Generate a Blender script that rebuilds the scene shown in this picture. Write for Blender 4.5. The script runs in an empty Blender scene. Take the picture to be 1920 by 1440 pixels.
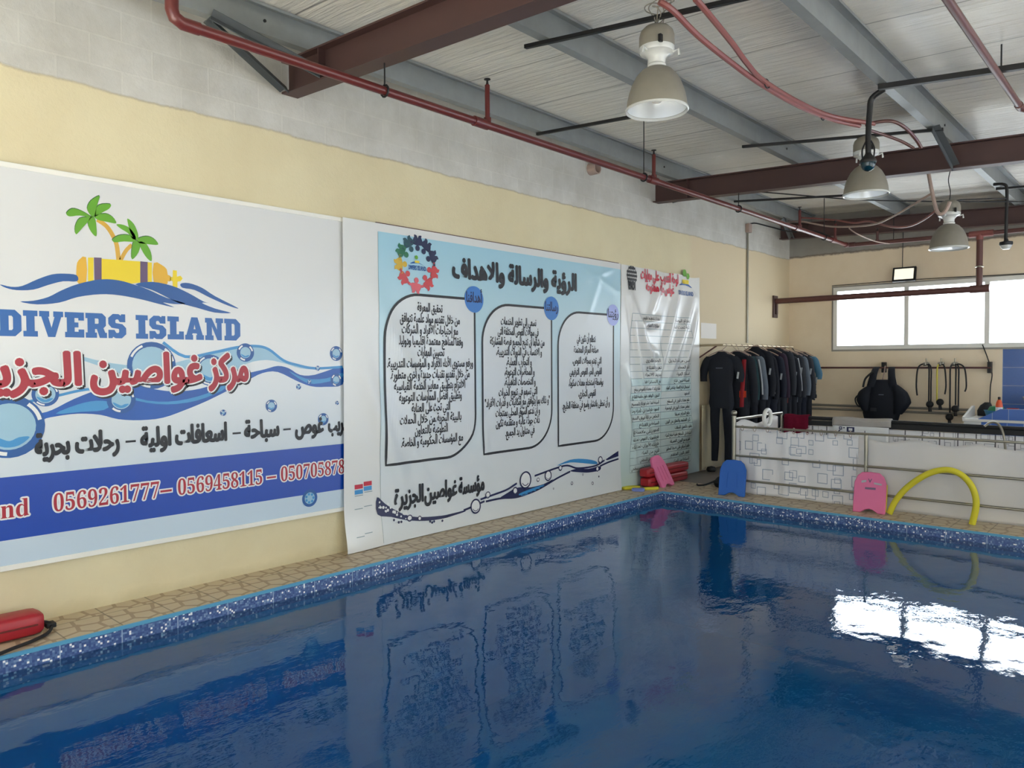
import bpy, bmesh, math, random, unicodedata
from mathutils import Vector, Matrix

random.seed(7)
sc = bpy.context.scene
COL = sc.collection

# ------------------------------------------------------------------ camera
FPX = 1397.0                       # focal length in pixels of a 1920 px wide frame
YAW, PITCH, ROLL = math.radians(42.33), math.radians(1.617), math.radians(-0.295)
CAM = Vector((5.64, 0.0, 1.7))
_f = Vector((-math.sin(YAW) * math.cos(PITCH), math.cos(YAW) * math.cos(PITCH), -math.sin(PITCH)))
_r0 = Vector((math.cos(YAW), math.sin(YAW), 0.0))
_u0 = _r0.cross(_f)
_r = _r0 * math.cos(ROLL) + _u0 * math.sin(ROLL)
_u = -_r0 * math.sin(ROLL) + _u0 * math.cos(ROLL)
cd = bpy.data.cameras.new('camera')
cd.sensor_width = 36.0
cd.lens = 36.0 * FPX / 1920.0
cd.clip_end = 200
cam = bpy.data.objects.new('camera', cd)
M = Matrix((_r, _u, -_f)).transposed().to_4x4()
M.translation = CAM
cam.matrix_world = M
COL.objects.link(cam)
sc.camera = cam

# ------------------------------------------------------------------ world, exposure
W = bpy.data.worlds.new('overcast_sky')
sc.world = W
W.use_nodes = True
_wt = W.node_tree                 # bright hazy sky above sunlit sand outside the windows
_bg = _wt.nodes['Background']
_tc = _wt.nodes.new('ShaderNodeTexCoord'); _sx = _wt.nodes.new('ShaderNodeSeparateXYZ')
_mr = _wt.nodes.new('ShaderNodeMapRange'); _mc = _wt.nodes.new('ShaderNodeMix'); _mc.data_type = 'RGBA'
_wt.links.new(_tc.outputs['Generated'], _sx.inputs[0]); _wt.links.new(_sx.outputs[2], _mr.inputs[0])
_mr.inputs[1].default_value = -.12; _mr.inputs[2].default_value = .06
_mc.inputs[6].default_value = (1.12, 1.2, 1.32, 1); _mc.inputs[7].default_value = (0.88, 0.97, 1.10, 1)
_wt.links.new(_mr.outputs[0], _mc.inputs[0]); _wt.links.new(_mc.outputs[2], _bg.inputs[0])
_my = _wt.nodes.new('ShaderNodeMapRange')          # the haze is brightest beyond the far window
_wt.links.new(_sx.outputs[1], _my.inputs[0])
for _k, _v in ((1, .2), (2, .75), (3, 7.0), (4, 17.0)): _my.inputs[_k].default_value = _v
_wt.links.new(_my.outputs[0], _bg.inputs[1])
sc.view_settings.view_transform = 'Standard'
sc.view_settings.look = 'None'
sc.view_settings.gamma = 1.0
sc.view_settings.use_curve_mapping = False
sc.view_settings.exposure = -0.84
sc.cycles.max_bounces = 10
sc.cycles.diffuse_bounces = 6
sc.cycles.glossy_bounces = 5
sc.cycles.transparent_max_bounces = 12
sc.cycles.sample_clamp_indirect = 80
sc.cycles.caustics_reflective = False
sc.cycles.caustics_refractive = False

added_sun = bpy.data.lights.new('added_sun', 'SUN'); added_sun.energy = 230.0; added_sun.angle = math.radians(.6); added_sun.color = (.86, .96, 1.13)
so = bpy.data.objects.new('added_sun', added_sun); COL.objects.link(so)
so.rotation_euler = Vector((-.47, .56, -.68)).to_track_quat('-Z', 'Y').to_euler()   # added light through right and front openings, bounced off the deck to brighten the ceiling

ROOM_X, ROOM_Y0, ROOM_Y1, ROOM_H = 11.0, -4.0, 14.0, 4.44
WALL_TOP = 4.42
def roof_z(x): return 4.42 - 0.05 * x       # underside of the roof sheet
# daylight openings: (name, wall, along0, along1, z0, z1)
BACK_WIN = (0.82, 4.55, 1.91, 3.03)
UNSEEN_RIGHT_WINS = [(0.6, 5.0, 0.6, 3.2), (5.8, 9.8, 0.6, 3.2), (10.3, 13.7, 0.3, 3.5)]  # assumed unseen windows, made large to brighten walls and deck
UNSEEN_FRONT_WINS = [(1.8, 5.4, 0.3, 3.5), (5.8, 10.4, 0.3, 3.5)]  # assumed windows behind the camera, shaped to light the back wall
def portal(loc, rot, sx, sy):
    l = bpy.data.lights.new('window_daylight', 'AREA')
    l.shape = 'RECTANGLE'; l.size = sx; l.size_y = sy
    l.cycles.is_portal = True
    o = bpy.data.objects.new('window_daylight', l)
    o.location = loc; o.rotation_euler = rot
    COL.objects.link(o)
portal(((BACK_WIN[0] + BACK_WIN[1]) / 2, 14.06, (BACK_WIN[2] + BACK_WIN[3]) / 2), (-math.pi / 2, 0, 0), BACK_WIN[1] - BACK_WIN[0], BACK_WIN[3] - BACK_WIN[2])
for y0, y1, z0, z1 in UNSEEN_RIGHT_WINS:
    portal((ROOM_X + .06, (y0 + y1) / 2, (z0 + z1) / 2), (0, math.pi / 2, 0), z1 - z0, y1 - y0)
for x0, x1, z0, z1 in UNSEEN_FRONT_WINS:
    portal(((x0 + x1) / 2, ROOM_Y0 - .06, (z0 + z1) / 2), (math.pi / 2, 0, 0), x1 - x0, z1 - z0)

# ------------------------------------------------------------------ measuring: a photo pixel onto a real plane
def ray(px, py): return _f + _r * ((px - 960) / FPX) - _u * ((py - 720) / FPX)
def at_x(px, py, X): d = ray(px, py); return CAM + d * ((X - CAM.x) / d.x)
def at_y(px, py, Y): d = ray(px, py); return CAM + d * ((Y - CAM.y) / d.y)
def at_z(px, py, Z): d = ray(px, py); return CAM + d * ((Z - CAM.z) / d.z)
def wall(px, py): p = at_x(px, py, 0.03); return (p.y, p.z)

# ------------------------------------------------------------------ mesh helpers
class MB:
    def __init__(s): s.v = []; s.f = []; s.mi = []; s.cur = 0
    def add(s, vs, fs):
        b = len(s.v); s.v += [tuple(v) for v in vs]
        s.f += [tuple(b + i for i in f) for f in fs]; s.mi += [s.cur] * len(fs)
        return s
    def box(s, lo, hi, rot=None, piv=None):
        x0, y0, z0 = lo; x1, y1, z1 = hi
        vs = [Vector(p) for p in ((x0,y0,z0),(x1,y0,z0),(x1,y1,z0),(x0,y1,z0),(x0,y0,z1),(x1,y0,z1),(x1,y1,z1),(x0,y1,z1))]
        if rot is not None:
            piv = Vector(piv if piv is not None else [(a + b) / 2 for a, b in zip(lo, hi)])
            vs = [rot @ (v - piv) + piv for v in vs]
        return s.add(vs, [(0,3,2,1),(4,5,6,7),(0,1,5,4),(1,2,6,5),(2,3,7,6),(3,0,4,7)])
    def loft(s, secs, cap=True, closed=False):
        n = len(secs[0]); vs = [p for q in secs for p in q]; fs = []
        m = len(secs)
        for i in range(m if closed else m - 1):
            j = (i + 1) % m
            for k in range(n):
                l = (k + 1) % n
                fs.append((i*n+k, i*n+l, j*n+l, j*n+k))
        if cap and not closed:
            fs.append(tuple(range(n - 1, -1, -1))); fs.append(tuple((m-1)*n + k for k in range(n)))
        return s.add(vs, fs)
    def tube(s, path, r, n=8, cap=True, closed=False):
        P = [Vector(p) for p in path]; m = len(P); secs = []; nrm = None
        for i in range(m):
            if closed: t = P[(i+1) % m] - P[i-1]
            else: t = P[min(i+1, m-1)] - P[max(i-1, 0)]
            t.normalize()
            if nrm is None:
                a = Vector((0,0,1)) if abs(t.z) < .9 else Vector((1,0,0))
                nrm = (a - t * a.dot(t)).normalized()
            else: nrm = (nrm - t * nrm.dot(t)).normalized()
            b = t.cross(nrm); rr = r[i] if isinstance(r, (list, tuple)) else r
            secs.append([P[i] + (nrm * math.cos(2*math.pi*k/n) + b * math.sin(2*math.pi*k/n)) * rr for k in range(n)])
        return s.loft(secs, cap, closed)
    def lathe(s, prof, c, n=32, cap=False, axis=None):
        secs = []
        R = Matrix.Identity(3) if axis is None else Vector((0,0,1)).rotation_difference(Vector(axis)).to_matrix()
        for r, z in prof:
            secs.append([Vector(c) + R @ Vector((r*math.cos(2*math.pi*k/n), r*math.sin(2*math.pi*k/n), z)) for k in range(n)])
        return s.loft(secs, cap)
    def prism(s, pts, ax, a0, a1):
        """outline pts (2D) pushed along axis ax from a0 to a1"""
        def P(p, a):
            return (a, p[0], p[1]) if ax == 'x' else (p[0], a, p[1]) if ax == 'y' else (p[0], p[1], a)
        return s.loft([[P(p, a0) for p in pts], [P(p, a1) for p in pts]])
    def grid(s, fn, nu, nv):
        vs = [fn(i / nu, j / nv) for j in range(nv + 1) for i in range(nu + 1)]
        fs = [(j*(nu+1)+i, j*(nu+1)+i+1, (j+1)*(nu+1)+i+1, (j+1)*(nu+1)+i) for j in range(nv) for i in range(nu)]
        return s.add(vs, fs)

WLOC = {}
def build(name, mb, mat, parent=None, origin=None, smooth=True, bevel=0, solid=0):
    o0 = WLOC[parent.name] if parent is not None else Vector(origin if origin is not None else (0, 0, 0))
    me = bpy.data.meshes.new(name)
    me.from_pydata([tuple(Vector(v) - o0) for v in mb.v], [], mb.f)
    mats = mat if isinstance(mat, list) else [mat]
    for m in mats: me.materials.append(m)
    if len(mats) > 1: me.polygons.foreach_set('material_index', mb.mi)
    me.update()
    bm = bmesh.new(); bm.from_mesh(me)
    bmesh.ops.recalc_face_normals(bm, faces=[f for f in bm.faces]) if not getattr(mb, 'keep', False) else None
    bm.to_mesh(me); bm.free()
    o = bpy.data.objects.new(name, me); COL.objects.link(o)
    if parent is not None: o.parent = parent
    else: o.location = o0
    WLOC[o.name] = o0
    if solid:
        md = o.modifiers.new('thickness', 'SOLIDIFY'); md.thickness = solid; md.offset = 0
    if bevel:
        md = o.modifiers.new('rounded', 'BEVEL'); md.width = bevel; md.segments = 2; md.limit_method = 'ANGLE'; md.angle_limit = math.radians(50)
    if smooth:
        me.polygons.foreach_set('use_smooth', [True] * len(me.polygons))
        try:
            me.set_sharp_from_angle(angle=math.radians(40))
        except Exception: pass
    return o
def tag(o, label, cat, group=None, kind=None):
    o['label'] = label; o['category'] = cat
    if group: o['group'] = group
    if kind: o['kind'] = kind
    return o
def thing(name, label, cat, loc, group=None):
    o = bpy.data.objects.new(name, None); o.empty_display_size = .1
    COL.objects.link(o); o.location = loc; WLOC[o.name] = Vector(loc)
    return tag(o, label, cat, group)
def struct(name, mb, mat, **k):
    o = build(name, mb, mat, **k); o['kind'] = 'structure'; return o
def note(o, label): o['label'] = label; return o
def smooth_path(pts, sub=6):
    P = [Vector(p) for p in pts]; out = []
    for i in range(len(P) - 1):
        a = P[max(i-1, 0)]; b = P[i]; c = P[i+1]; d = P[min(i+2, len(P)-1)]
        for k in range(sub):
            t = k / sub
            out.append(.5 * ((2*b) + (c-a)*t + (2*a-5*b+4*c-d)*t*t + (3*b-a-3*c+d)*t*t*t))
    out.append(P[-1]); return out

# ------------------------------------------------------------------ materials
def lin(c): return tuple(((v/255)/12.92 if v/255 <= .04045 else ((v/255+.055)/1.055)**2.4) for v in c[:3]) + (1,)
class NT:
    """small node builder"""
    def __init__(s, name):
        s.m = bpy.data.materials.new(name); s.m.use_nodes = True; s.m.use_transparent_shadow = True
        s.t = s.m.node_tree; s.b = s.t.nodes['Principled BSDF']; s.out = s.t.nodes['Material Output']
        s._pos = None
    def n(s, typ, ins=None, **k):
        x = s.t.nodes.new(typ)
        for a, v in k.items(): setattr(x, a, v)
        for a, v in (ins or {}).items():
            if hasattr(v, 'is_output') or isinstance(v, bpy.types.NodeSocket): s.t.links.new(v, x.inputs[a])
            else: x.inputs[a].default_value = v
        return x
    def pos(s):
        if s._pos is None: s._pos = s.n('ShaderNodeNewGeometry').outputs['Position']
        return s._pos
    def xyz(s): return s.n('ShaderNodeSeparateXYZ', {0: s.pos()}).outputs
    def vec(s, x=0.0, y=0.0, z=0.0): return s.n('ShaderNodeCombineXYZ', {0: x, 1: y, 2: z}).outputs[0]
    def math(s, op, a, b=0.0, c=0.0): return s.n('ShaderNodeMath', {0: a, 1: b, 2: c}, operation=op).outputs[0]
    def mapr(s, v, a, b, c=0.0, d=1.0): return s.n('ShaderNodeMapRange', {0: v, 1: a, 2: b, 3: c, 4: d}).outputs[0]
    def scale(s, v, sc3): return s.n('ShaderNodeVectorMath', {0: v, 1: sc3}, operation='MULTIPLY').outputs[0]
    def noise(s, v, sc, det=3.0, rough=.55, dim='3D'): return s.n('ShaderNodeTexNoise', {'Vector': v, 'Scale': sc, 'Detail': det, 'Roughness': rough}, noise_dimensions=dim).outputs[0]
    def mix(s, f, a, b):
        x = s.n('ShaderNodeMix', data_type='RGBA')
        for i, v in ((0, f), (6, a), (7, b)):
            if isinstance(v, bpy.types.NodeSocket): s.t.links.new(v, x.inputs[i])
            else: x.inputs[i].default_value = v
        return x.outputs[2]
    def set(s, **k):
        for a, v in k.items():
            a = a.replace('_', ' ')
            if isinstance(v, bpy.types.NodeSocket): s.t.links.new(v, s.b.inputs[a])
            else: s.b.inputs[a].default_value = v
        return s
    def bump(s, h, strength=.3, dist=.01):
        s.t.links.new(s.n('ShaderNodeBump', {'Strength': strength, 'Distance': dist, 'Height': h}).outputs[0], s.b.inputs['Normal']); return s
def plain(name, c, rough=.6, metal=0.0, var=.12, vs=9.0, bump=0.0, spec=.5, bs=60.0):
    t = NT(name); n = t.noise(t.pos(), vs, 4)
    c = lin(c); d = tuple(v * (1 - var) for v in c[:3]) + (1,)
    t.set(Base_Color=t.mix(n, c, d), Roughness=rough, Metallic=metal)
    t.b.inputs['Specular IOR Level'].default_value = spec
    if bump: t.bump(t.noise(t.pos(), bs, 3), bump, .004)
    return t.m

MAT = {}
def mk():
    P = plain
    MAT['steel_brown'] = P('red_oxide_steel', (78, 54, 52), .55, 0, .25, 3)
    MAT['galv'] = P('galvanised_steel', (150, 155, 156), .45, .3, .3, 7)
    MAT['dark_galv'] = P('weathered_steel', (92, 97, 100), .5, .3, .25, 7)
    MAT['red_pipe'] = P('red_pipe_paint', (100, 40, 38), .36, 0, .25, 6)
    MAT['brown_pipe'] = P('brown_pipe_paint', (98, 60, 56), .4, 0, .25, 6)
    MAT['pink_hose'] = P('pink_conduit', (140, 80, 76), .45, 0, .12)
    MAT['white_hose'] = P('pale_conduit', (176, 154, 144), .5, 0, .12)
    MAT['black_steel'] = P('black_steel', (28, 28, 30), .5, .2, .2)
    MAT['black_rubber'] = P('black_rubber', (22, 23, 26), .65, 0, .2)
    MAT['neoprene'] = P('black_neoprene', (26, 30, 40), .72, 0, .3, 12, .25, .3, 180)
    MAT['lamp_grey'] = P('dusty_lamp_enamel', (140, 135, 124), .55, 0, .2, 14)
    MAT['lamp_white'] = P('white_lamp_enamel', (205, 207, 205), .25, 0, .08)
    MAT['reflector'] = P('lamp_reflector', (236, 240, 244), .28, .5, .06)
    MAT['bulb'] = P('frosted_bulb', (240, 240, 236), .15, 0, .02)
    MAT['chrome'] = P('brushed_steel', (150, 146, 134), .3, .8, .12, 20)
    MAT['brass'] = P('tarnished_rail', (186, 168, 136), .35, .6, .2, 20)
    MAT['alu'] = P('white_frame', (236, 236, 230), .4, .0, .08)
    MAT['frame_line'] = P('grey_frame_edge', (160, 156, 148), .5, .1, .1)
    MAT['white_paper'] = P('white_paper', (238, 234, 228), .8, 0, .03)
    MAT['black_print'] = P('black_print', (22, 24, 30), .45, 0, .02)
    MAT['white_print'] = P('white_print', (226, 228, 230), .4, 0, .02)
    MAT['red_print'] = P('red_print', (168, 34, 52), .4, 0, .15)
    MAT['crimson_print'] = P('crimson_print', (196, 44, 66), .4, 0, .05)
    MAT['logo_blue'] = P('logo_blue_print', (16, 86, 160), .35, 0, .25, 2)
    MAT['text_blue'] = P('lettering_blue_print', (30, 96, 170), .35, 0, .1, 2)
    MAT['wave_blue'] = P('wave_blue_print', (10, 90, 184), .35, 0, .35, 2.5)
    MAT['wave_pale'] = P('wave_pale_print', (156, 196, 220), .35, 0, .2, 3)
    MAT['wave_mid'] = P('wave_mid_print', (60, 146, 208), .35, 0, .2, 3)
    MAT['navy_print'] = P('navy_print', (20, 28, 78), .4, 0, .2, 3)
    MAT['band_blue'] = P('band_blue_print', (8, 66, 170), .3, 0, .08, 2)
    MAT['leaf_green'] = P('palm_green_print', (98, 166, 32), .4, 0, .12, 4)
    MAT['leaf_dark'] = P('palm_dark_print', (38, 92, 44), .4, 0, .12, 4)
    MAT['tank_yellow'] = P('tank_yellow_print', (232, 206, 30), .4, 0, .06, 3)
    MAT['tank_orange'] = P('tank_orange_print', (226, 176, 48), .4, 0, .12, 3)
    MAT['tank_purple'] = P('tank_purple_print', (98, 78, 112), .4, 0, .05)
    MAT['trunk'] = P('palm_trunk_print', (214, 168, 62), .4, 0, .1)
    MAT['circle_blue'] = P('circle_blue_print', (58, 124, 200), .3, 0, .06)
    MAT['circle_violet'] = P('circle_violet_print', (150, 162, 226), .3, 0, .06)
    MAT['box_white'] = P('box_white_print', (214, 220, 224), .28, 0, .02)
    MAT['row_teal'] = P('row_teal_print', (196, 218, 218), .3, 0, .05)
    MAT['row_line'] = P('row_line_print', (128, 150, 156), .4, 0, .05)
    for k, c in dict(em_navy=(24,36,78), em_green=(28,112,76), em_teal=(20,74,88), em_yellow=(214,178,52), em_red=(206,66,74), em_rose=(222,96,108)).items():
        MAT[k] = P(k.replace('em_', 'emblem_') + '_print', c, .35, 0, .2, 12)
    MAT['foam_blue'] = P('blue_foam', (30, 98, 190), .6, 0, .06, 20, .12)
    MAT['foam_pink'] = P('pink_foam', (220, 112, 158), .6, 0, .06, 20, .12)
    MAT['foam_yellow'] = P('yellow_foam', (214, 204, 48), .6, 0, .06, 20, .12)
    MAT['foam_lilac'] = P('lilac_foam', (120, 138, 206), .6, 0, .06, 20, .12)
    MAT['vinyl_red'] = P('red_vinyl', (170, 34, 46), .42, 0, .15, 8, .1)
    MAT['maroon'] = P('maroon_terry', (112, 24, 48), .95, 0, .25, 40, .6, .1, 220)
    MAT['towel_grey'] = P('grey_terry', (176, 172, 168), .95, 0, .12, 40, .6, .1, 220)
    MAT['tarp'] = P('white_tarp', (214, 212, 212), .6, 0, .06, 4, .05)
    MAT['cream_cloth'] = P('cream_cloth', (206, 196, 166), .8, 0, .12, 6)
    MAT['orange'] = P('orange_plastic', (232, 92, 48), .35, 0, .06)
    MAT['green_plastic'] = P('green_plastic', (40, 130, 84), .4, 0, .1)
    MAT['teal_plastic'] = P('blue_bowl_plastic', (28, 110, 150), .4, 0, .1)
    MAT['white_ceramic'] = P('white_ceramic', (226, 226, 222), .2, 0, .03)
    MAT['yellow_hose'] = P('yellow_hose', (206, 192, 60), .45, 0, .1)
    MAT['cctv_lens'] = P('teal_camera_dome', (14, 46, 58), .12, 0, .1)
    MAT['lip_cyan'] = P('cyan_tile_lip', (96, 170, 206), .3, 0, .15, 5)
    MAT['wire'] = P('pale_wire', (150, 146, 136), .5)
    for k, c in dict(s_red=(150,34,42), s_orange=(226,70,40), s_grey=(104,114,126), s_dgrey=(44,48,56), s_teal=(20,56,62), s_purple=(52,36,54), s_sky=(78,124,152), s_white=(180,186,192), s_rust=(110,46,44), s_navy=(24,30,46)).items():
        MAT[k] = P('neoprene_' + k[2:], c, .7, 0, .2, 12, .2, .3, 180)

    # --- left wall: yellow paint below, bare whitewashed block above, beige beyond the last banner
    t = NT('left_wall_paint'); x, y, z = t.xyz()
    wob = t.math('MULTIPLY', t.math('SUBTRACT', t.noise(t.pos(), 1.6, 6, .7), .5), .09)
    zz = t.math('ADD', z, wob)
    up = t.mapr(zz, 3.615, 3.63)
    uv = t.vec(y, z, 0.0)
    br = t.n('ShaderNodeTexBrick', {'Vector': uv, 'Color1': (.95,.95,.95,1), 'Color2': (.89,.89,.89,1), 'Mortar': (.99,.99,.98,1), 'Scale': 1.0, 'Mortar Size': .008, 'Mortar Smooth': .35, 'Brick Width': .42, 'Row Height': .21})
    blot = t.noise(t.pos(), 2.2, 6, .65)
    white = t.mix(t.mapr(blot, .35, .7), lin((200, 199, 194)), lin((172, 170, 163)))
    white = t.n('ShaderNodeMix', data_type='RGBA', blend_type='MULTIPLY'); 
    white.inputs[0].default_value = .8
    t.t.links.new(t.mix(t.mapr(blot, .35, .7), lin((212, 211, 206)), lin((192, 190, 183))), white.inputs[6]); t.t.links.new(br.outputs[0], white.inputs[7])
    yel = t.mix(t.mapr(t.noise(t.pos(), 1.1, 5, .6), .35, .7), lin((220, 210, 176)), lin((211, 199, 164)))
    foot_tone = t.math('MULTIPLY', t.mapr(t.math('ADD', z, t.math('MULTIPLY', t.noise(t.pos(), 4, 5), .16)), .05, .17, 1, 0), .55)
    yel = t.mix(foot_tone, yel, lin((176, 164, 126)))  # yellow goes darker towards the floor, with an uneven edge
    far = t.mapr(t.math('ADD', y, t.math('MULTIPLY', wob, 2.0)), 10.15, 10.3)
    yel = t.mix(far, yel, lin((216, 200, 168)))
    edge = t.math('MULTIPLY', t.mapr(t.math('ABSOLUTE', t.math('SUBTRACT', zz, 3.622)), 0.0, .014, 1, 0), .5)
    colr = t.mix(edge, t.mix(up, yel, white.outputs[2]), lin((140, 128, 106)))
    t.set(Base_Color=colr, Roughness=.8)
    hb = t.math('ADD', t.math('MULTIPLY', br.outputs[0], t.math('MULTIPLY', up, 1.0)), t.math('MULTIPLY', t.noise(t.pos(), 28, 5, .7), .35))
    t.bump(hb, .45, .02)
    MAT['wall_left'] = t.m

    # --- back wall: beige plaster, grey block above a ragged edge, blue tile low on the right
    t = NT('back_wall_paint'); x, y, z = t.xyz()
    zz = t.math('ADD', z, t.math('MULTIPLY', t.math('SUBTRACT', t.noise(t.pos(), 5, 5, .7), .5), .08))
    base = t.mix(t.mapr(t.noise(t.pos(), 1.3, 5), .35, .7), lin((240, 225, 200)), lin((230, 212, 184)))
    top = t.mix(t.noise(t.pos(), 3, 4), lin((168, 166, 160)), lin((140, 136, 130)))
    c = t.mix(t.mapr(zz, 3.64, 3.66), base, top)
    c = t.mix(t.math('MULTIPLY', t.mapr(t.math('ABSOLUTE', t.math('SUBTRACT', zz, 3.65)), 0, .03, 1, 0), .8), c, lin((96, 80, 72)))
    tile = t.n('ShaderNodeTexBrick', {'Vector': t.vec(t.math('SUBTRACT', x, 3.43), t.math('SUBTRACT', z, 1.88 - .29 * 7), 0.0), 'Color1': lin((52, 98, 172)), 'Color2': lin((46, 90, 162)), 'Mortar': lin((120, 140, 180)), 'Scale': 1.0, 'Mortar Size': .006, 'Brick Width': .3, 'Row Height': .29}, offset=0.0)
    m = t.math('MULTIPLY', t.math('GREATER_THAN', x, 3.43), t.math('LESS_THAN', z, 1.88))
    t.set(Base_Color=t.mix(m, c, tile.outputs[0]), Roughness=t.mapr(m, 0, 1, .85, .25))
    t.bump(t.noise(t.pos(), 24, 4, .6), .2, .01)
    MAT['wall_back'] = t.m
    MAT['wall_plain'] = P('plain_plaster', (196, 186, 168), .85, 0, .1, 2, .2)

    # --- roof sheet: crinkled insulation foil with lap seams across
    t = NT('roof_foil'); x, y, z = t.xyz()
    st = t.noise(t.vec(t.math('MULTIPLY', x, 1.1), t.math('MULTIPLY', y, 16.0), 0.0), 1.0, 5, .6)
    big = t.noise(t.pos(), .9, 4)
    fr = t.math('FRACT', t.math('ADD', t.math('DIVIDE', y, 0.93), t.math('MULTIPLY', t.noise(t.pos(), 1.2, 2), .1)))
    seam = t.mapr(t.math('ABSOLUTE', t.math('SUBTRACT', fr, .5)), 0.0, .012, 1, 0)
    col = t.mix(t.mapr(big, .3, .7), lin((242, 240, 234)), lin((222, 218, 210)))
    col = t.mix(t.math('MULTIPLY', seam, .75), col, lin((70, 66, 60)))
    t.set(Base_Color=col, Roughness=.3, Metallic=.22)
    t.bump(t.math('ADD', t.math('MULTIPLY', st, 1.0), t.math('MULTIPLY', big, 1.2)), 1.0, .05)
    MAT['roof'] = t.m

    # --- deck tile: beige with interlaced brown motif
    t = NT('deck_tile'); x, y, z = t.xyz()
    S = .333
    def cell(v, o): return t.math('SUBTRACT', t.math('FRACT', t.math('DIVIDE', t.math('ADD', v, o), S)), .5)
    u, v = cell(x, 10 * S + .15), cell(y, 20 * S + .15)
    j = t.math('MAXIMUM', t.math('ABSOLUTE', u), t.math('ABSOLUTE', v))
    grout = t.mapr(j, .482, .492)
    vor = t.n('ShaderNodeTexVoronoi', {'Vector': t.vec(u, v, 0.0), 'Scale': 2.3, 'Randomness': .5}, feature='DISTANCE_TO_EDGE').outputs[0]
    motif = t.mapr(vor, .07, .10, 1, 0)
    base = t.mix(t.noise(t.pos(), 7, 4), lin((206, 192, 166)), lin((188, 172, 146)))
    c = t.mix(t.math('MULTIPLY', motif, .8), base, lin((150, 126, 100)))
    c = t.mix(t.math('MULTIPLY', grout, .8), c, lin((112, 100, 84)))
    far = t.math('MULTIPLY', t.math('GREATER_THAN', y, 9.45), t.math('LESS_THAN', x, 30.0))
    c = t.mix(far, c, t.mix(t.noise(t.pos(), 5, 4), lin((134, 126, 120)), lin((112, 104, 100))))
    t.set(Base_Color=c, Roughness=.45); t.bump(t.math('SUBTRACT', 1.0, grout), .25, .004)
    MAT['floor'] = t.m

    # --- pool mosaic
    t = NT('blue_mosaic'); x, y, z = t.xyz()
    C = .0135
    sn = [t.math('FLOOR', t.math('DIVIDE', v, C)) for v in (x, y, z)]
    wn = t.n('ShaderNodeTexWhiteNoise', {'Vector': t.vec(*sn)}, noise_dimensions='3D').outputs[0]
    ramp = t.n('ShaderNodeValToRGB', {0: wn}); cr = ramp.color_ramp; cr.interpolation = 'CONSTANT'
    cr.elements[0].position = 0; cr.elements[0].color = lin((66, 88, 138))
    for p_, c_ in ((.34, (78, 102, 150)), (.62, (94, 120, 166)), (.82, (124, 148, 186)), (.93, (186, 202, 224))):
        e = cr.elements.new(p_); e.color = lin(c_)
    cr.elements[-1].position = .92
    def gr(v, S, w): return t.math('LESS_THAN', t.math('FRACT', t.math('DIVIDE', v, S)), w)
    fine = t.math('MAXIMUM', t.math('MAXIMUM', gr(x, C, .1), gr(y, C, .1)), gr(z, C, .1))
    c = t.mix(t.math('MULTIPLY', fine, .45), ramp.outputs[0], lin((72, 98, 158)))
    pan = t.math('MAXIMUM', gr(t.math('ADD', x, .14), .36, .02), gr(t.math('ADD', y, .33), .36, .02))
    c = t.mix(t.math('MULTIPLY', pan, .8), c, lin((170, 190, 214)))
    t.set(Base_Color=c, Roughness=.25)
    MAT['mosaic'] = t.m
    t = NT('pool_tile'); x, y, z = t.xyz()
    b = t.mix(t.mapr(t.noise(t.pos(), .5, 3), .35, .68), lin((16, 92, 160)), lin((34, 150, 186)))
    t.set(Base_Color=b, Roughness=.4)
    MAT['pool'] = t.m

    # --- water
    t = NT('pool_water'); nt = t.t; x, y, z = t.xyz()
    n1 = t.noise(t.scale(t.pos(), (1, 1, 0)), 2.3, 2, .5)
    n2 = t.noise(t.scale(t.pos(), (2.2, 1.1, 0)), 5.5, 3, .55)
    patch = t.mapr(t.noise(t.pos(), .45, 2), .42, .62, .25, 1.0)
    h = t.math('ADD', t.math('MULTIPLY', n1, .8), t.math('MULTIPLY', t.math('MULTIPLY', n2, patch), .45))
    bp = t.n('ShaderNodeBump', {'Strength': .11, 'Distance': .05, 'Height': h}).outputs[0]
    bf = t.n('ShaderNodeNewGeometry').outputs['Backfacing']
    fr = t.n('ShaderNodeFresnel', {'IOR': t.mapr(bf, 0, 1, 1.34, 1 / 1.34), 'Normal': bp}).outputs[0]
    gl = t.n('ShaderNodeBsdfGlossy', {'Color': (1, 1, 1, 1), 'Roughness': .015, 'Normal': bp}).outputs[0]
    tr0 = t.n('ShaderNodeBsdfTransparent', {'Color': (.42, .70, .88, 1)}).outputs[0]
    sct = t.n('ShaderNodeBsdfDiffuse', {'Color': lin((12, 80, 134))}).outputs[0]
    tr = t.n('ShaderNodeMixShader', {0: .42, 1: tr0, 2: sct}).outputs[0]
    mx = t.n('ShaderNodeMixShader', {0: fr, 1: tr, 2: gl}).outputs[0]
    nt.links.new(mx, t.out.inputs[0]); nt.nodes.remove(t.b)
    MAT['water'] = t.m

    # --- window glass: thin frosted pane
    t = NT('window_glass'); nt = t.t
    bf = t.n('ShaderNodeNewGeometry').outputs['Backfacing']
    fr = t.n('ShaderNodeFresnel', {'IOR': t.mapr(bf, 0, 1, 1.45, 1 / 1.45)}).outputs[0]
    gl = t.n('ShaderNodeBsdfGlossy', {'Roughness': .05}).outputs[0]
    tr = t.n('ShaderNodeBsdfTransparent', {'Color': (.94, .95, .93, 1)}).outputs[0]
    nt.links.new(t.n('ShaderNodeMixShader', {0: fr, 1: tr, 2: gl}).outputs[0], t.out.inputs[0]); nt.nodes.remove(t.b)
    MAT['glass'] = t.m

    # --- flood light glass and lamp tube that give off light
    t = NT('flood_light_glow'); t.set(Base_Color=(1, .96, .8, 1), Emission_Color=(1, .96, .78, 1), Emission_Strength=1.3)
    MAT['flood'] = t.m

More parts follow.
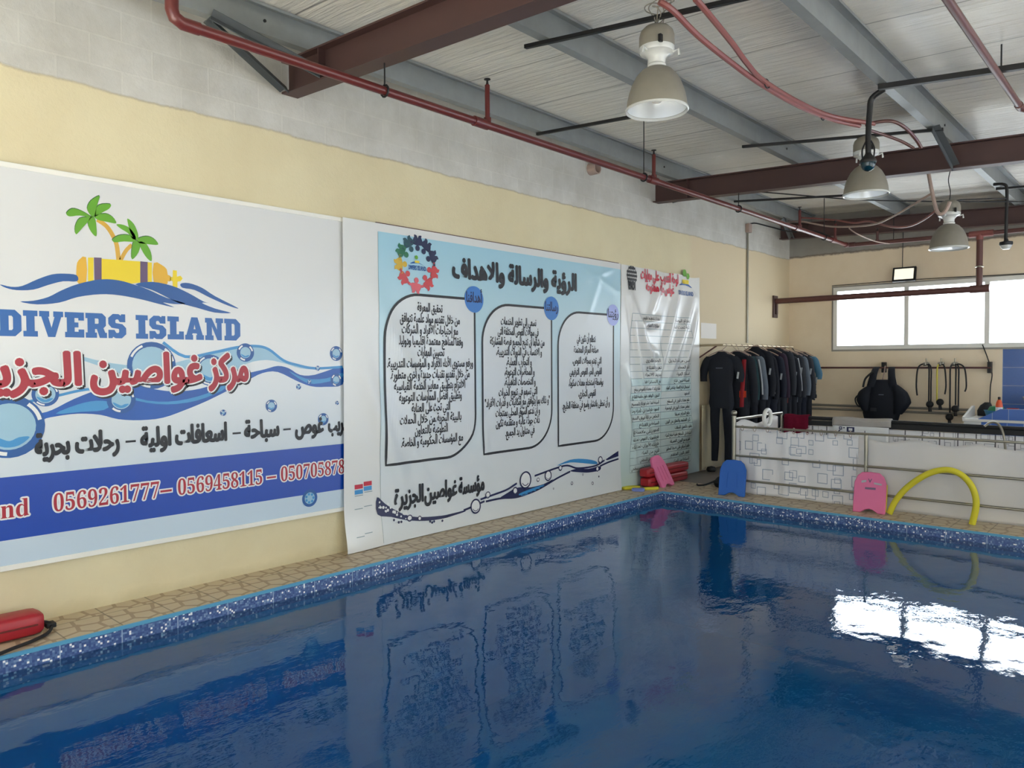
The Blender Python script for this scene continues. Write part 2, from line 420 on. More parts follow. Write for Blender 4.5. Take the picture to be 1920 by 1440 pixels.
    # --- printed sheets
    t = NT('big_banner_print'); x, y, z = t.xyz()
    c = t.mix(t.mapr(z, .5, 1.9), lin((190, 208, 224)), lin((214, 216, 218)))
    t.set(Base_Color=c, Roughness=.24); MAT['banner_a'] = t.m
    t = NT('vision_banner_print'); x, y, z = t.xyz()
    g = t.mapr(t.math('ADD', z, t.math('MULTIPLY', t.math('SUBTRACT', 8.3, y), .12)), 1.0, 3.3)
    ramp = t.n('ShaderNodeValToRGB', {0: g}); cr = ramp.color_ramp
    cr.elements[0].color = lin((216, 222, 226)); cr.elements[1].color = lin((160, 204, 224))
    e = cr.elements.new(.35); e.color = lin((196, 216, 224)); e = cr.elements.new(.7); e.color = lin((178, 212, 226))
    pr = t.math('MULTIPLY', t.math('GREATER_THAN', y, 4.29), t.math('LESS_THAN', z, 2.925))
    t.set(Base_Color=t.mix(pr, lin((218, 220, 220)), ramp.outputs[0]), Roughness=.27); MAT['banner_b'] = t.m
    t = NT('training_banner_print'); x, y, z = t.xyz()
    c = t.mix(t.mapr(z, .3, 2.0), lin((196, 218, 218)), lin((222, 222, 220)))
    t.set(Base_Color=c, Roughness=.27); MAT['banner_c'] = t.m

    # --- shower curtain with printed squares
    def squares(name, base, line, sc, grid=None):
        t = NT(name); x, y, z = t.xyz()
        uv = t.vec(x, z, 0.0)
        c = base
        for k, (s_, r0, off) in enumerate(((sc, .32, 0.0), (sc * 1.2, .26, 3.7))):
            vt = t.n('ShaderNodeTexVoronoi', {'Vector': t.n('ShaderNodeVectorMath', {0: uv, 1: (off, off * 2, 0)}, operation='ADD').outputs[0], 'Scale': s_, 'Randomness': .9}, distance='CHEBYCHEV', voronoi_dimensions='2D')
            d = t.math('SUBTRACT', vt.outputs['Distance'], r0)
            rc = t.n('ShaderNodeSeparateColor', {0: vt.outputs['Color']}).outputs
            d = t.math('SUBTRACT', vt.outputs['Distance'], t.math('ADD', r0 - .1, t.math('MULTIPLY', rc[0], .16)))
            ring = t.math('MULTIPLY', t.mapr(t.math('ABSOLUTE', d), .018, .034, 1, 0), t.math('GREATER_THAN', rc[1], .32 if k == 0 else .55))
            c = t.mix(t.math('MULTIPLY', ring, .8), c, line)
        if grid:
            f = t.math('ABSOLUTE', t.math('SUBTRACT', t.math('FRACT', t.math('DIVIDE', x, grid)), .5))
            c = t.mix(t.math('LESS_THAN', f, .035), c, lin((90, 90, 98)))
        t.set(Base_Color=c, Roughness=.5); return t.m
    MAT['curtain'] = squares('square_print_curtain', lin((232, 232, 236)), lin((128, 146, 172)), 5.6)
    MAT['curtain_in'] = squares('square_print_inner_curtain', lin((228, 228, 232)), lin((118, 122, 134)), 7.0, .2)
    # small blue tile for the wash counter
    t = NT('counter_tile'); x, y, z = t.xyz()
    br = t.n('ShaderNodeTexBrick', {'Vector': t.vec(t.math('ADD', x, y), z, 0.0), 'Color1': lin((70, 112, 190)), 'Color2': lin((64, 104, 182)), 'Mortar': lin((150, 170, 205)), 'Scale': 1.0, 'Mortar Size': .004, 'Brick Width': .2, 'Row Height': .2}, offset=0.0)
    t.set(Base_Color=br.outputs[0], Roughness=.25); MAT['counter_tile'] = t.m
mk()

# ================================================================== the shell
def rects_with_holes(a0, a1, z0, z1, holes):
    """split a wall rectangle into rectangles round its openings"""
    xs = sorted({a0, a1, *[h[0] for h in holes], *[h[1] for h in holes]})
    zs = sorted({z0, z1, *[h[2] for h in holes], *[h[3] for h in holes]})
    out = []
    for i in range(len(xs) - 1):
        for j in range(len(zs) - 1):
            cx, cz = (xs[i] + xs[i+1]) / 2, (zs[j] + zs[j+1]) / 2
            if not any(h[0] < cx < h[1] and h[2] < cz < h[3] for h in holes): out.append((xs[i], xs[i+1], zs[j], zs[j+1]))
    return out
T = .2
m = MB().box((-T, ROOM_Y0 - T, -1.9), (0, ROOM_Y1 + T, 4.6)); struct('wall_left', m, MAT['wall_left'], smooth=False)
m = MB()
for a, b, c, d in rects_with_holes(0, ROOM_X, -.3, 4.6, [BACK_WIN]): m.box((a, ROOM_Y1, c), (b, ROOM_Y1 + T, d))
struct('wall_back', m, MAT['wall_back'], smooth=False)
m = MB()
for a, b, c, d in rects_with_holes(ROOM_Y0, ROOM_Y1, -.3, 4.6, UNSEEN_RIGHT_WINS): m.box((ROOM_X, a, c), (ROOM_X + T, b, d))
struct('wall_right', m, MAT['wall_plain'], smooth=False)
m = MB()
for a, b, c, d in rects_with_holes(0, ROOM_X, -.3, 4.6, UNSEEN_FRONT_WINS): m.box((a, ROOM_Y0 - T, c), (b, ROOM_Y0, d))
struct('wall_front', m, MAT['wall_plain'], smooth=False)
m = MB().prism([(-T, roof_z(-T)), (ROOM_X + T, roof_z(ROOM_X + T)), (ROOM_X + T, roof_z(ROOM_X) + .1), (-T, roof_z(0) + .12)], 'y', ROOM_Y0 - T, ROOM_Y1 + T)
struct('ceiling', m, MAT['roof'], smooth=False)

PX0, PX1, PY0, PY1, WZ, PD = .53, 7.9, .35, 8.53, -.105, -1.7
m = MB()
for lo, hi in (((0, ROOM_Y0), (PX0, ROOM_Y1)), ((PX1, ROOM_Y0), (ROOM_X, ROOM_Y1)), ((PX0, ROOM_Y0), (PX1, PY0)), ((PX0, PY1), (PX1, ROOM_Y1))):
    m.box((lo[0], lo[1], -.018), (hi[0], hi[1], 0))
struct('floor', m, MAT['floor'], smooth=False)
# mosaic band, its pale lip, and the pool shell
m = MB(); k = .02
for lo, hi in (((PX0 - .1, PY0 - .1), (PX0, PY1 + .1)), ((PX1, PY0 - .1), (PX1 + .1, PY1 + .1)), ((PX0, PY0 - .1), (PX1, PY0)), ((PX0, PY1), (PX1, PY1 + .1))):
    m.box((lo[0], lo[1], -.15), (hi[0], hi[1], -.018))
struct('pool_mosaic_band', m, MAT['mosaic'], smooth=False)
m = MB(); e = .008
for lo, hi in (((PX0 - .006, PY0 - .03), (PX0 + e, PY1 + .03)), ((PX1 - e, PY0 - .03), (PX1 + .006, PY1 + .03)), ((PX0 + e, PY0 - .03), (PX1 - e, PY0 + e)), ((PX0 + e, PY1 - e), (PX1 - e, PY1 + .008))):
    m.box((lo[0], lo[1], -.018), (hi[0], hi[1], .006))
struct('pool_edge_lip', m, MAT['lip_cyan'], smooth=False)
m = MB()
m.box((PX0 - .1, PY0 - .1, PD - .1), (PX1 + .1, PY1 + .1, PD))
for lo, hi in (((PX0 - .1, PY0 - .1), (PX0, PY1 + .1)), ((PX1, PY0 - .1), (PX1 + .1, PY1 + .1)), ((PX0, PY0 - .1), (PX1, PY0)), ((PX0, PY1), (PX1, PY1 + .1))):
    m.box((lo[0], lo[1], PD), (hi[0], hi[1], -.15))
struct('pool_basin', m, MAT['pool'], smooth=False)
m = MB(); m.keep = True
m.grid(lambda u, v: (PX0 + (PX1 - PX0) * u, PY0 + (PY1 - PY0) * v, WZ), 8, 8)
wo = build('pool_water', m, MAT['water'], smooth=False)
wo['label'] = 'still dark blue water filling the pool, mirroring banners and window'; wo['category'] = 'water'; wo['kind'] = 'stuff'

# windows: a frame with its panes
def window(name, wallaxis, a0, a1, z0, z1, pos, divs, depth=.07, fw=.06):
    def bx(mb, A0, A1, Z0, Z1, d0, d1):
        mb.box((A0, d0, Z0), (A1, d1, Z1)) if wallaxis == 'y' else mb.box((d0, A0, Z0), (d1, A1, Z1))
    m = MB(); d0, d1 = pos - depth / 2, pos + depth / 2
    bx(m, a0, a1, z0, z0 + fw, d0, d1); bx(m, a0, a1, z1 - fw, z1, d0, d1)
    bx(m, a0, a0 + fw, z0 + fw, z1 - fw, d0, d1); bx(m, a1 - fw, a1, z0 + fw, z1 - fw, d0, d1)
    for c in divs: bx(m, c - fw / 2, c + fw / 2, z0 + fw, z1 - fw, d0 - .002, d1 + .002)
    o = struct(name, m, MAT['alu'], smooth=False)
    edges = [a0 + fw] + [q for c in divs for q in (c - fw/2, c + fw/2)] + [a1 - fw]
    for i in range(0, len(edges), 2):
        p = MB(); bx(p, edges[i], edges[i+1], z0 + fw, z1 - fw, pos - .003, pos + .003)
        build('window_pane', p, MAT['glass'], o, smooth=False)
window('window_1', 'y', *BACK_WIN, ROOM_Y1 + .02, [2.035, 3.215, 4.0], .1, .07)
for i, w in enumerate(UNSEEN_RIGHT_WINS): window('window_%d' % (i + 2), 'x', *w, ROOM_X + .02, [(w[0]*2 + w[1]) / 3, (w[0] + 2*w[1]) / 3])  # added out-of-view windows that brighten the room
for i, w in enumerate(UNSEEN_FRONT_WINS): window('window_%d' % (i + 5), 'y', *w, ROOM_Y0 - .02, [(w[0]*2 + w[1]) / 3, (w[0] + 2*w[1]) / 3])  # added windows in the unseen near wall, for fill daylight
m = MB(); a, b, c, d = BACK_WIN
for lo, hi in (((a - .03, c - .03), (b + .03, c)), ((a - .03, d), (b + .03, d + .03)), ((a - .03, c), (a, d)), ((b, c), (b + .03, d))):
    m.box((lo[0], 13.985, lo[1]), (hi[0], 14.0, hi[1]))
struct('trim_1', m, MAT['frame_line'], smooth=False)

# ================================================================== roof steel
def beam(yc, label, x1=ROOM_X - .05, x0=.02):
    t = thing('roof_beam', label, 'beam', (0, yc, 3.95), 'brown rafters under the roof')
    b0, b1 = 3.945, 4.215        # bottom and top at the wall, falling 1 in 20
    def slab(dz0, dz1, hw):
        mb = MB()
        secs = []
        for x in (x0, x1):
            secs.append([(x, yc - hw, dz0 - .05*x), (x, yc + hw, dz0 - .05*x), (x, yc + hw, dz1 - .05*x), (x, yc - hw, dz1 - .05*x)])
        return mb.loft(secs)
    build('bottom_flange', slab(b0, b0 + .014, .075), MAT['steel_brown'], t, smooth=False)
    build('top_flange', slab(b1 - .014, b1, .075), MAT['steel_brown'], t, smooth=False)
    build('web', slab(b0 + .014, b1 - .014, .006), MAT['steel_brown'], t, smooth=False)
    for xs in (.55, 5.0):
        z = -.05 * xs
        build('stiffener', MB().box((xs - .006, yc - .07, b0 + .014 + z), (xs + .006, yc - .006, b1 - .014 + z)), MAT['steel_brown'], t, smooth=False)
    return t
BEAMS = (3.42, 9.2, 13.55)
beam(BEAMS[0], 'red-brown steel rafter nearest the camera, over the palm tree banner')
beam(BEAMS[1], 'dark brown steel rafter crossing behind the middle hanging lamp')
beam(BEAMS[2], 'dark brown steel rafter next to the window wall')
def purlin(xc, label):
    t0 = 4.215 - .05 * xc; zt = roof_z(xc) - .002
    t = thing('roof_purlin', label, 'purlin', (xc, 0, t0), 'galvanised purlins under the roof')
    y0, y1 = ROOM_Y0 + .03, ROOM_Y1 - .03
    m = MB().box((xc - .004, y0, t0 + .006), (xc + .004, y1, zt - .01)); build('web', m, MAT['galv'], t, smooth=False)
    m = MB().box((xc - .075, y0, t0 + .001), (xc + .004, y1, t0 + .006)).box((xc - .075, y0, t0 + .006), (xc - .071, y1, t0 + .022)); build('bottom_flange', m, MAT['galv'], t, smooth=False)
    m = MB().box((xc - .004, y0, zt - .01), (xc + .075, y1, zt - .006)).box((xc + .071, y0, zt - .028), (xc + .075, y1, zt - .01)); build('top_flange', m, MAT['galv'], t, smooth=False)
    for yb in BEAMS[:2]:
        for dy in (-.45, .45):
            m = MB().lathe([(0, -.006), (.012, -.006), (.012, .006), (0, .006)], (xc + .006, yb + dy, t0 + .1), 8, axis=(1, 0, 0)); build('bolt', m, MAT['black_steel'], t)
for xc, lb in ((.42, 'galvanised purlin running along the ceiling closest to the banner wall'), (2.07, 'galvanised purlin passing just behind the largest hanging lamp'), (3.72, 'wide galvanised purlin that carries the black camera pole')):
    purlin(xc, lb)
def brace(p, q, label, w=.07):
    m = MB(); P, Q = Vector(p), Vector(q); d = (Q - P).normalized(); s = d.cross(Vector((0, 1, 0))).normalized(); n = d.cross(s)
    secs = [[c + s*(a*w) + n*(b*w) for a, b in ((0,0),(1,0),(1,.12),(.12,.12),(.12,1),(0,1))] for c in (P, Q)]
    m.loft(secs); return tag(build('flange_brace', m, MAT['dark_galv'], origin=tuple(P), smooth=False), label, 'brace', 'angle braces from purlin to rafter')
brace((.42, 2.55, 4.19), (.12, 3.33, 3.975), 'grey angle brace at the near rafter by the wall')
brace((.42, 2.55, 4.19), (.6, 3.33, 3.95), 'grey angle brace beside the wall one at the near rafter', .06)
brace((3.70, 8.35, 4.03), (3.72, 9.12, 3.79), 'grey angle brace from purlin down to the middle rafter')
brace((3.70, 10.0, 4.03), (3.72, 9.28, 3.79), 'grey angle brace on the far side of the middle rafter')
brace((.42, 9.9, 4.19), (.2, 9.28, 3.97), 'grey angle brace at the wall end of the middle rafter')
brace((.42, 12.7, 4.19), (.25, 13.47, 3.97), 'grey angle brace at the wall end of the far rafter')

# black angle bars across the purlins
def bar(x0, x1, y0, y1, label, z=None, w=.03):
    m = MB(); secs = []
    for x, y in ((x0, y0), (x1, y1)):
        zt = (4.212 - .05 * x) if z is None else z
        secs.append([(x, y - w/2, zt - w), (x, y + w/2, zt - w), (x, y + w/2, zt - .001), (x, y - w/2, zt - .001)])
    m.loft(secs); return tag(build('ceiling_bar', m, MAT['black_steel'], origin=(x0, y0, 4.1), smooth=False), label, 'bar', 'black bars across the purlins')
bar(1.86, 3.78, 4.32, 4.62, 'black bar overhead that carries the largest hanging lamp')
bar(.36, 2.1, 6.22, 6.32, 'black bar ending at the largest lamp, next to the wall')
bar(1.9, 3.78, 7.95, 8.45, 'black bar overhead that carries the middle hanging lamp')
bar(3.66, 6.5, 6.78, 7.2, 'thick black bar from the camera pole to the right', w=.045)
bar(.38, 2.1, 10.9, 11.35, 'black bar beyond the middle rafter, beside the wall')
bar(3.66, 6.0, 11.9, 12.05, 'black bar above the small far camera')

# ================================================================== print: Arabic and Latin lettering as mesh
FORMS = {}
for cp in range(0xFE70, 0xFEFD):
    d = unicodedata.decomposition(chr(cp))
    if d:
        k, *b = d.split(); FORMS.setdefault(''.join(chr(int(q, 16)) for q in b), {})[k[1:-1]] = chr(cp)
def shape_arabic(s):
    toks = []; i = 0
    while i < len(s):
        if s[i] == '\u0644' and i + 1 < len(s) and s[i:i+2] in FORMS: toks.append(s[i:i+2]); i += 2
        else: toks.append(s[i]); i += 1
    out = []
    for i, t in enumerate(toks):
        F = FORMS.get(t)
        if not F: out.append(t); continue
        pv = i > 0 and 'initial' in FORMS.get(toks[i-1], {}) and 'final' in F
        nx = i + 1 < len(toks) and 'initial' in F and 'final' in FORMS.get(toks[i+1], {})
        f = 'medial' if pv and nx else 'final' if pv else 'initial' if nx else 'isolated'
        out.append(F.get(f) or F.get('isolated') or t)
    return ''.join(reversed(out))
def bold_serif(s):
    o = ''
    for c in s:
        if c.isdigit(): o += chr(0x1D7CE + int(c))
        elif 'a' <= c <= 'z': o += chr(0x1D41A + ord(c) - 97)
        elif 'A' <= c <= 'Z': o += chr(0x1D400 + ord(c) - 65)
        else: o += c
    return o
def curve_geo(cu):
    o = bpy.data.objects.new('lettering_source', cu); COL.objects.link(o)
    dg = bpy.context.evaluated_depsgraph_get(); dg.update()
    ev = o.evaluated_get(dg); me = ev.to_mesh()
    vs = [(v.co.x, v.co.y) for v in me.vertices]; fs = [tuple(p.vertices) for p in me.polygons]
    ev.to_mesh_clear(); bpy.data.objects.remove(o); bpy.data.curves.remove(cu)
    return vs, fs
def text_geo(s, bold=0.0, arabic=True, res=3):
    cu = bpy.data.curves.new('lettering', 'FONT'); cu.body = shape_arabic(s) if arabic else s
    cu.offset = bold; cu.resolution_u = res; cu.fill_mode = 'FRONT'
    return curve_geo(cu)
def fill_geo(loops):
    cu = bpy.data.curves.new('outline', 'CURVE'); cu.dimensions = '2D'; cu.fill_mode = 'FRONT'
    for lp in loops:
        sp = cu.splines.new('POLY'); sp.points.add(len(lp) - 1)
        for p, q in zip(sp.points, lp): p.co = (q[0], q[1], 0, 1)
        sp.use_cyclic_u = True
    return curve_geo(cu)
def fix_up(mb):
    """faces turned to the room (+x)"""
    mb.keep = True
    for i, f in enumerate(mb.f):
        a, b, c = (Vector(mb.v[k]) for k in f[:3])
        if (b - a).cross(c - a).x < 0: mb.f[i] = tuple(reversed(f))
    return mb
def surf_add(mb, vs, fs, S, off):
    if S is not SA:                     # long faces are cut so that print follows the creases of the cloth
        vs = list(vs); off += .0012; st = [list(f) for f in fs]; fs = []
        while st:
            f = st.pop()
            if len(f) == 4 and max(math.dist(vs[f[i]], vs[f[(i+1) % 4]]) for i in range(4)) < .06: fs.append(f); continue
            if len(f) > 3:
                st += [[f[0], f[i], f[i+1]] for i in range(1, len(f) - 1)]; continue
            L = [math.dist(vs[f[i]], vs[f[(i+1) % 3]]) for i in range(3)]; i = L.index(max(L))
            if L[i] < .07: fs.append(f); continue
            a, b, c = f[i], f[(i+1) % 3], f[(i+2) % 3]; vs.append(((vs[a][0]+vs[b][0])/2, (vs[a][1]+vs[b][1])/2)); k = len(vs) - 1
            st += [[a, k, c], [k, b, c]]
    mb.add([(S(y, z) + off, y, z) for y, z in vs], fs)
def put_text(mb, s, y0, y1, zb, size, S, off, bold=0.0, arabic=True, ext=0.0):
    if bold:          # heavier strokes: the glyph repeated a hair to each side
        put_outline(mb, s, y0, y1, zb, size, S, off, bold * size, arabic, 0.0, 4 if size < .15 else 8); return
    vs, fs = text_geo(s, bold, arabic)
    if not vs: return
    a, b = min(v[0] for v in vs), max(v[0] for v in vs)
    k = (y1 - y0 + 2 * ext) / (b - a)
    surf_add(mb, [(y0 - ext + (v[0] - a) * k, zb + v[1] * size) for v in vs], fs, S, off)
def put_outline(mb, s, y0, y1, zb, size, S, off, w, arabic, bold=0.0, n=10):
    vs, fs = text_geo(s, bold, arabic, 2)
    a, b = min(v[0] for v in vs), max(v[0] for v in vs); k = (y1 - y0) / (b - a)
    for q in range(n):
        dy, dz = w * math.cos((q + .5) * 2 * math.pi / n), w * math.sin((q + .5) * 2 * math.pi / n)
        surf_add(mb, [(y0 + dy + (v[0] - a) * k, zb + dz + v[1] * size) for v in vs], fs, S, off + q * .00004)
def put_poly(mb, loops, S, off):
    vs, fs = fill_geo(loops); surf_add(mb, vs, fs, S, off)
def disc(c, r, n=24, rz=None):
    rz = rz or r
    return [(c[0] + r * math.cos(2*math.pi*k/n), c[1] + rz * math.sin(2*math.pi*k/n)) for k in range(n)]
def ring(mb, c, r0, r1, S, off, n=28, z0=1.0):
    vs = []; fs = []
    for k in range(n):
        ca, sa = math.cos(2*math.pi*k/n), math.sin(2*math.pi*k/n)
        vs += [(c[0] + r0*ca, c[1] + r0*sa*z0), (c[0] + r1*ca, c[1] + r1*sa*z0)]
        l = (k + 1) % n; fs.append((2*k, 2*k+1, 2*l+1, 2*l))
    surf_add(mb, vs, fs, S, off)
def ribbon(mb, pts, w, S, off, closed=False, seg=.06):
    P = []
    q = list(pts) + ([pts[0]] if closed else [])
    for a, b in zip(q[:-1], q[1:]):
        n = max(1, int(math.dist(a, b) / seg))
        P += [(a[0] + (b[0]-a[0])*k/n, a[1] + (b[1]-a[1])*k/n) for k in range(n)]
    if not closed: P.append(q[-1])
    vs = []; fs = []; n = len(P)
    for i in range(n):
        a = P[i-1] if (i or closed) else P[0]; b = P[(i+1) % n] if (i < n-1 or closed) else P[-1]
        d = Vector((b[0]-a[0], b[1]-a[1])); d.normalize(); ww = w if not callable(w) else w(i / max(1, n-1))
        vs += [(P[i][0] - d.y*ww/2, P[i][1] + d.x*ww/2), (P[i][0] + d.y*ww/2, P[i][1] - d.x*ww/2)]
    for i in range(n if closed else n - 1):
        j = (i + 1) % n; fs.append((2*i, 2*i+1, 2*j+1, 2*j))
    surf_add(mb, vs, fs, S, off)
def printed(name, mb, mat, parent): return build(name if 'lettering' in name else name + '_print', fix_up(mb), mat, parent, smooth=False)
def Z1(zx, zy): return wall(zx * .34719, 300 + zy * .34719)      # crops of the photo the prints were measured in
def Z2(zx, zy): return wall(zx * .34719, 750 + zy * .34719)
def Z3(zx, zy): return wall(620 + zx * .29167, 400 + zy * .29167)
def Z4(zx, zy): return wall(620 + zx * .29167, 720 + zy * .29167)
def Z8(zx, zy): return wall(690 + zx * .25, 840 + zy * .25)
def tr(Z, pts): return [Z(*p) for p in pts]
def sm(pts, sub=4, closed=True):
    q = [Vector((a, b, 0)) for a, b in pts]
    if closed:
        n = len(q); out = []
        for i in range(n):
            a, b, c, d = q[i-1], q[i], q[(i+1) % n], q[(i+2) % n]
            for k in range(sub):
                t = k / sub; out.append(.5*((2*b)+(c-a)*t+(2*a-5*b+4*c-d)*t*t+(3*b-a-3*c+d)*t*t*t))
        return [(p.x, p.y) for p in out]
    return [(p.x, p.y) for p in smooth_path(q, sub)]

SA = lambda y, z: .03
# ------------------------------------------------------------------ banner 1: the long framed signboard
A_Y0, A_Y1, A_Z0, A_Z1 = -1.0, 4.2, .38, 3.0
t = thing('signboard', 'long framed signboard with palm trees, waves and phone numbers', 'sign', (0, 1.5, A_Z0))
build('panel', MB().box((.002, A_Y0, A_Z0), (.03, A_Y1, A_Z1)), MAT['banner_a'], t, smooth=False)
m = MB()
for lo, hi in (((A_Y0, A_Z1 - .035), (A_Y1, A_Z1)), ((A_Y0, A_Z0), (A_Y1, A_Z0 + .035)), ((A_Y0, A_Z0 + .035), (A_Y0 + .035, A_Z1 - .035)), ((A_Y1 - .02, A_Z0 + .035), (A_Y1, A_Z1 - .035))):
    m.box((.03, lo[0], lo[1]), (.038, hi[0], hi[1]))
build('frame', m, MAT['alu'], t, bevel=.003, smooth=False)
# phone band
m = MB(); z1, z0 = (Z2(0, 425)[1] + Z2(1860, 232)[1]) / 2, (Z2(0, 770)[1] + Z2(1860, 475)[1]) / 2
m.add([(SA(0,0) + .001, y, z) for y, z in ((A_Y0, z0), (A_Y1 - .02, z0), (A_Y1 - .02, z1), (A_Y0, z1))], [(0,1,2,3)])
printed('phone_band', m, MAT['band_blue'], t)
BANDZ = (z0, z1)
# palms, tank, waves
leaves1 = [[(490,300),(470,262),(490,220),(537,193),(530,225),(520,260),(515,300)], [(510,300),(530,245),(595,238),(590,262),(550,285),(515,305)], [(495,308),(440,275),(390,262),(358,287),(375,305),(430,300),(490,312)],
    [(510,300),(570,290),(610,310),(627,342),(580,335),(525,322)], [(485,310),(430,315),(405,360),(410,402),(440,372),(482,325)], [(490,305),(512,315),(520,360),(520,412),(493,390),(474,345)]]
leaves2 = [[(688,316),(722,345),(742,390),(746,426),(728,430),(705,394),(692,350)], [(628,348),(665,350),(702,370),(732,412),(720,430),(690,395),(650,370)], [(606,430),(640,408),(690,405),(732,425),(725,442),(670,440),(620,445)],
    [(745,425),(790,412),(830,425),(854,457),(800,455),(750,447)], [(755,440),(790,455),(815,500),(817,547),(785,520),(758,470)], [(722,440),(757,448),(747,500),(713,537),(710,490)]]
m = MB(); mg = MB()
for lf in leaves1 + leaves2:
    if lf not in leaves2[:2]: put_poly(m, [sm([(Z1(a - 2, b - 4)) for a, b in lf], 3)], SA, .0012)
    put_poly(mg, [sm(tr(Z1, lf), 3)], SA, .002)
printed('palm_leaf_edge', m, MAT['leaf_dark'], t); printed('palm_leaf', mg, MAT['leaf_green'], t)
m = MB()
ribbon(m, sm(tr(Z1, [(525,322),(575,358),(610,410),(630,460),(640,540)]), 5, False), .03, SA, .001)
ribbon(m, sm(tr(Z1, [(712,458),(680,490),(652,540)]), 5, False), .026, SA, .001)
printed('palm_trunk', m, MAT['trunk'], t)
for p in ([(475,527),(505,527),(505,655),(475,662)], [(548,533),(757,548),(757,662),(710,668),(640,652),(548,650)], [(797,552),(820,554),(820,662),(797,662)], [(933,595),(955,597),(955,630),(975,625),(986,640),(975,655),(958,657),(958,700),(932,690),(932,655),(918,650),(918,632),(932,632)]):
    m = MB(); put_poly(m, [tr(Z1, p)], SA, .0014); printed('air_tank_body', m, MAT['tank_yellow'], t)
m = MB()
for p in ([(413,575),(425,540),(465,525),(465,666),(425,668),(413,640)], [(830,556),(870,565),(900,590),(905,620),(920,626),(920,655),(905,655),(900,672),(830,662)]):
    m = MB(); put_poly(m, [sm(tr(Z1, p), 2)], SA, .0014); printed('air_tank_end', m, MAT['tank_orange'], t)
m = MB()
for p in ([(507,526),(548,528),(548,650),(510,655)], [(757,547),(797,551),(797,662),(757,665)]):
    m = MB(); put_poly(m, [tr(Z1, p)], SA, .0018); printed('air_tank_strap', m, MAT['tank_purple'], t)
m = MB()
for p in ([(0,672),(60,685),(120,680),(200,645),(280,618),(350,614),(413,622),(416,655),(340,655),(260,675),(180,700),(90,703),(30,690)],
          [(108,765),(180,760),(260,740),(330,705),(420,670),(540,645),(640,650),(730,675),(800,700),(900,745),(1002,775),(940,778),(880,770),(942,796),(860,778),(760,752),(640,730),(540,725),(420,740),(320,770),(200,780)],
          [(730,672),(820,658),(930,680),(1020,720),(1100,765),(1130,772),(1090,772),(1160,802),(1247,826),(1160,824),(1060,797),(960,770),(900,740),(820,702)],
          [(975,668),(1020,665),(1090,690),(1160,735),(1287,801),(1230,786),(1130,742),(1050,702),(985,690)]):
    put_poly(m, [sm(tr(Z1, p), 3)], SA, .0022)
printed('logo_wave', m, MAT['logo_blue'], t)
# DIVERS ISLAND in slab block letters
BL = {'D': ([[(0,0),(8,0),(11,3),(11,11),(8,14),(0,14),(0,11),(1,11),(1,3),(0,3)], [(5,3.2),(6.4,3.2),(7,4),(7,10),(6.4,10.8),(5,10.8)]], 11),
 'I': ([[(0,0),(7,0),(7,3),(5.5,3),(5.5,11),(7,11),(7,14),(0,14),(0,11),(1.5,11),(1.5,3),(0,3)]], 7),
 'V': ([[(4.2,0),(7.8,0),(11,11),(12,11),(12,14),(7,14),(7,11),(7.6,11),(6,5),(4.4,11),(5,11),(5,14),(0,14),(0,11),(1,11)]], 12),
 'E': ([[(0,0),(10,0),(10,4.5),(7,4.5),(7,3.2),(5,3.2),(5,5.6),(7,5.6),(7,8.4),(5,8.4),(5,10.8),(7,10.8),(7,9.5),(10,9.5),(10,14),(0,14),(0,11),(1,11),(1,3),(0,3)]], 10),
 'R': ([[(0,0),(6,0),(6,3),(5,3),(5,5),(6,5),(7.5,0),(11.5,0),(11.5,3),(10.6,3),(9.6,5.6),(11,7),(11,12),(9,14),(0,14),(0,11),(1,11),(1,3),(0,3)], [(5,8),(6.6,8),(7,8.4),(7,10.6),(6.6,11),(5,11)]], 11.5),
 'S': ([[(0,4.8),(0,0),(2.2,0),(2.6,.8),(4,0),(7.5,0),(10,2.4),(10,6),(8,8.2),(4.2,8.8),(4,9.2),(4,10.4),(4.5,10.9),(5.5,10.9),(6.4,9.4),(9.6,9.4),(9.6,14),(7.4,14),(7,13.2),(5.8,14),(2.6,14),(0,11.6),(0,8.2),(1.8,6),(5.8,5.4),(6,5),(6,3.6),(5.5,3.1),(4.4,3.1),(3.4,4.8)]], 10),
 'L': ([[(0,0),(10,0),(10,5),(7,5),(7,3.2),(5.5,3.2),(5.5,11),(7,11),(7,14),(0,14),(0,11),(1.5,11),(1.5,3),(0,3)]], 10),
 'A': ([[(0,0),(5,0),(5,3),(4.4,3),(4.7,4),(7.3,4),(7.6,3),(7,3),(7,0),(12,0),(12,3),(11.2,3),(8,14),(4,14),(.8,3),(0,3)], [(5.4,6.6),(6.6,6.6),(6,9.5)]], 12),
 'N': ([[(0,0),(5.5,0),(5.5,3),(4.5,3),(4.5,8.5),(8,0),(11,0),(11,11),(12,11),(12,14),(7,14),(7,11),(7.8,11),(7.8,6.8),(4.4,14),(0,14),(0,11),(1,11),(1,3),(0,3)]], 12)}
def block_word(mb, w, y0, y1, z0, z1, S, off):
    tot = sum(BL[c][1] for c in w) + .8 * (len(w) - 1); k = (y1 - y0) / tot; kz = (z1 - z0) / 14; x = 0
    for c in w:
        put_poly(mb, [[(y0 + (x + p[0]) * k, z0 + p[1] * kz) for p in lp] for lp in BL[c][0]], S, off); x += BL[c][1] + .8
m = MB(); zt = (Z1(0, 812)[1] + Z1(1295, 855)[1]) / 2; zb = (Z1(0, 955)[1] + Z1(1295, 972)[1]) / 2
block_word(m, 'DIVERS', Z1(-12, 880)[0], Z1(680, 880)[0], zb, zt, SA, .0015)
block_word(m, 'ISLAND', Z1(733, 900)[0], Z1(1297, 900)[0], zb, zt, SA, .0015)
printed('name_lettering', m, MAT['text_blue'], t)
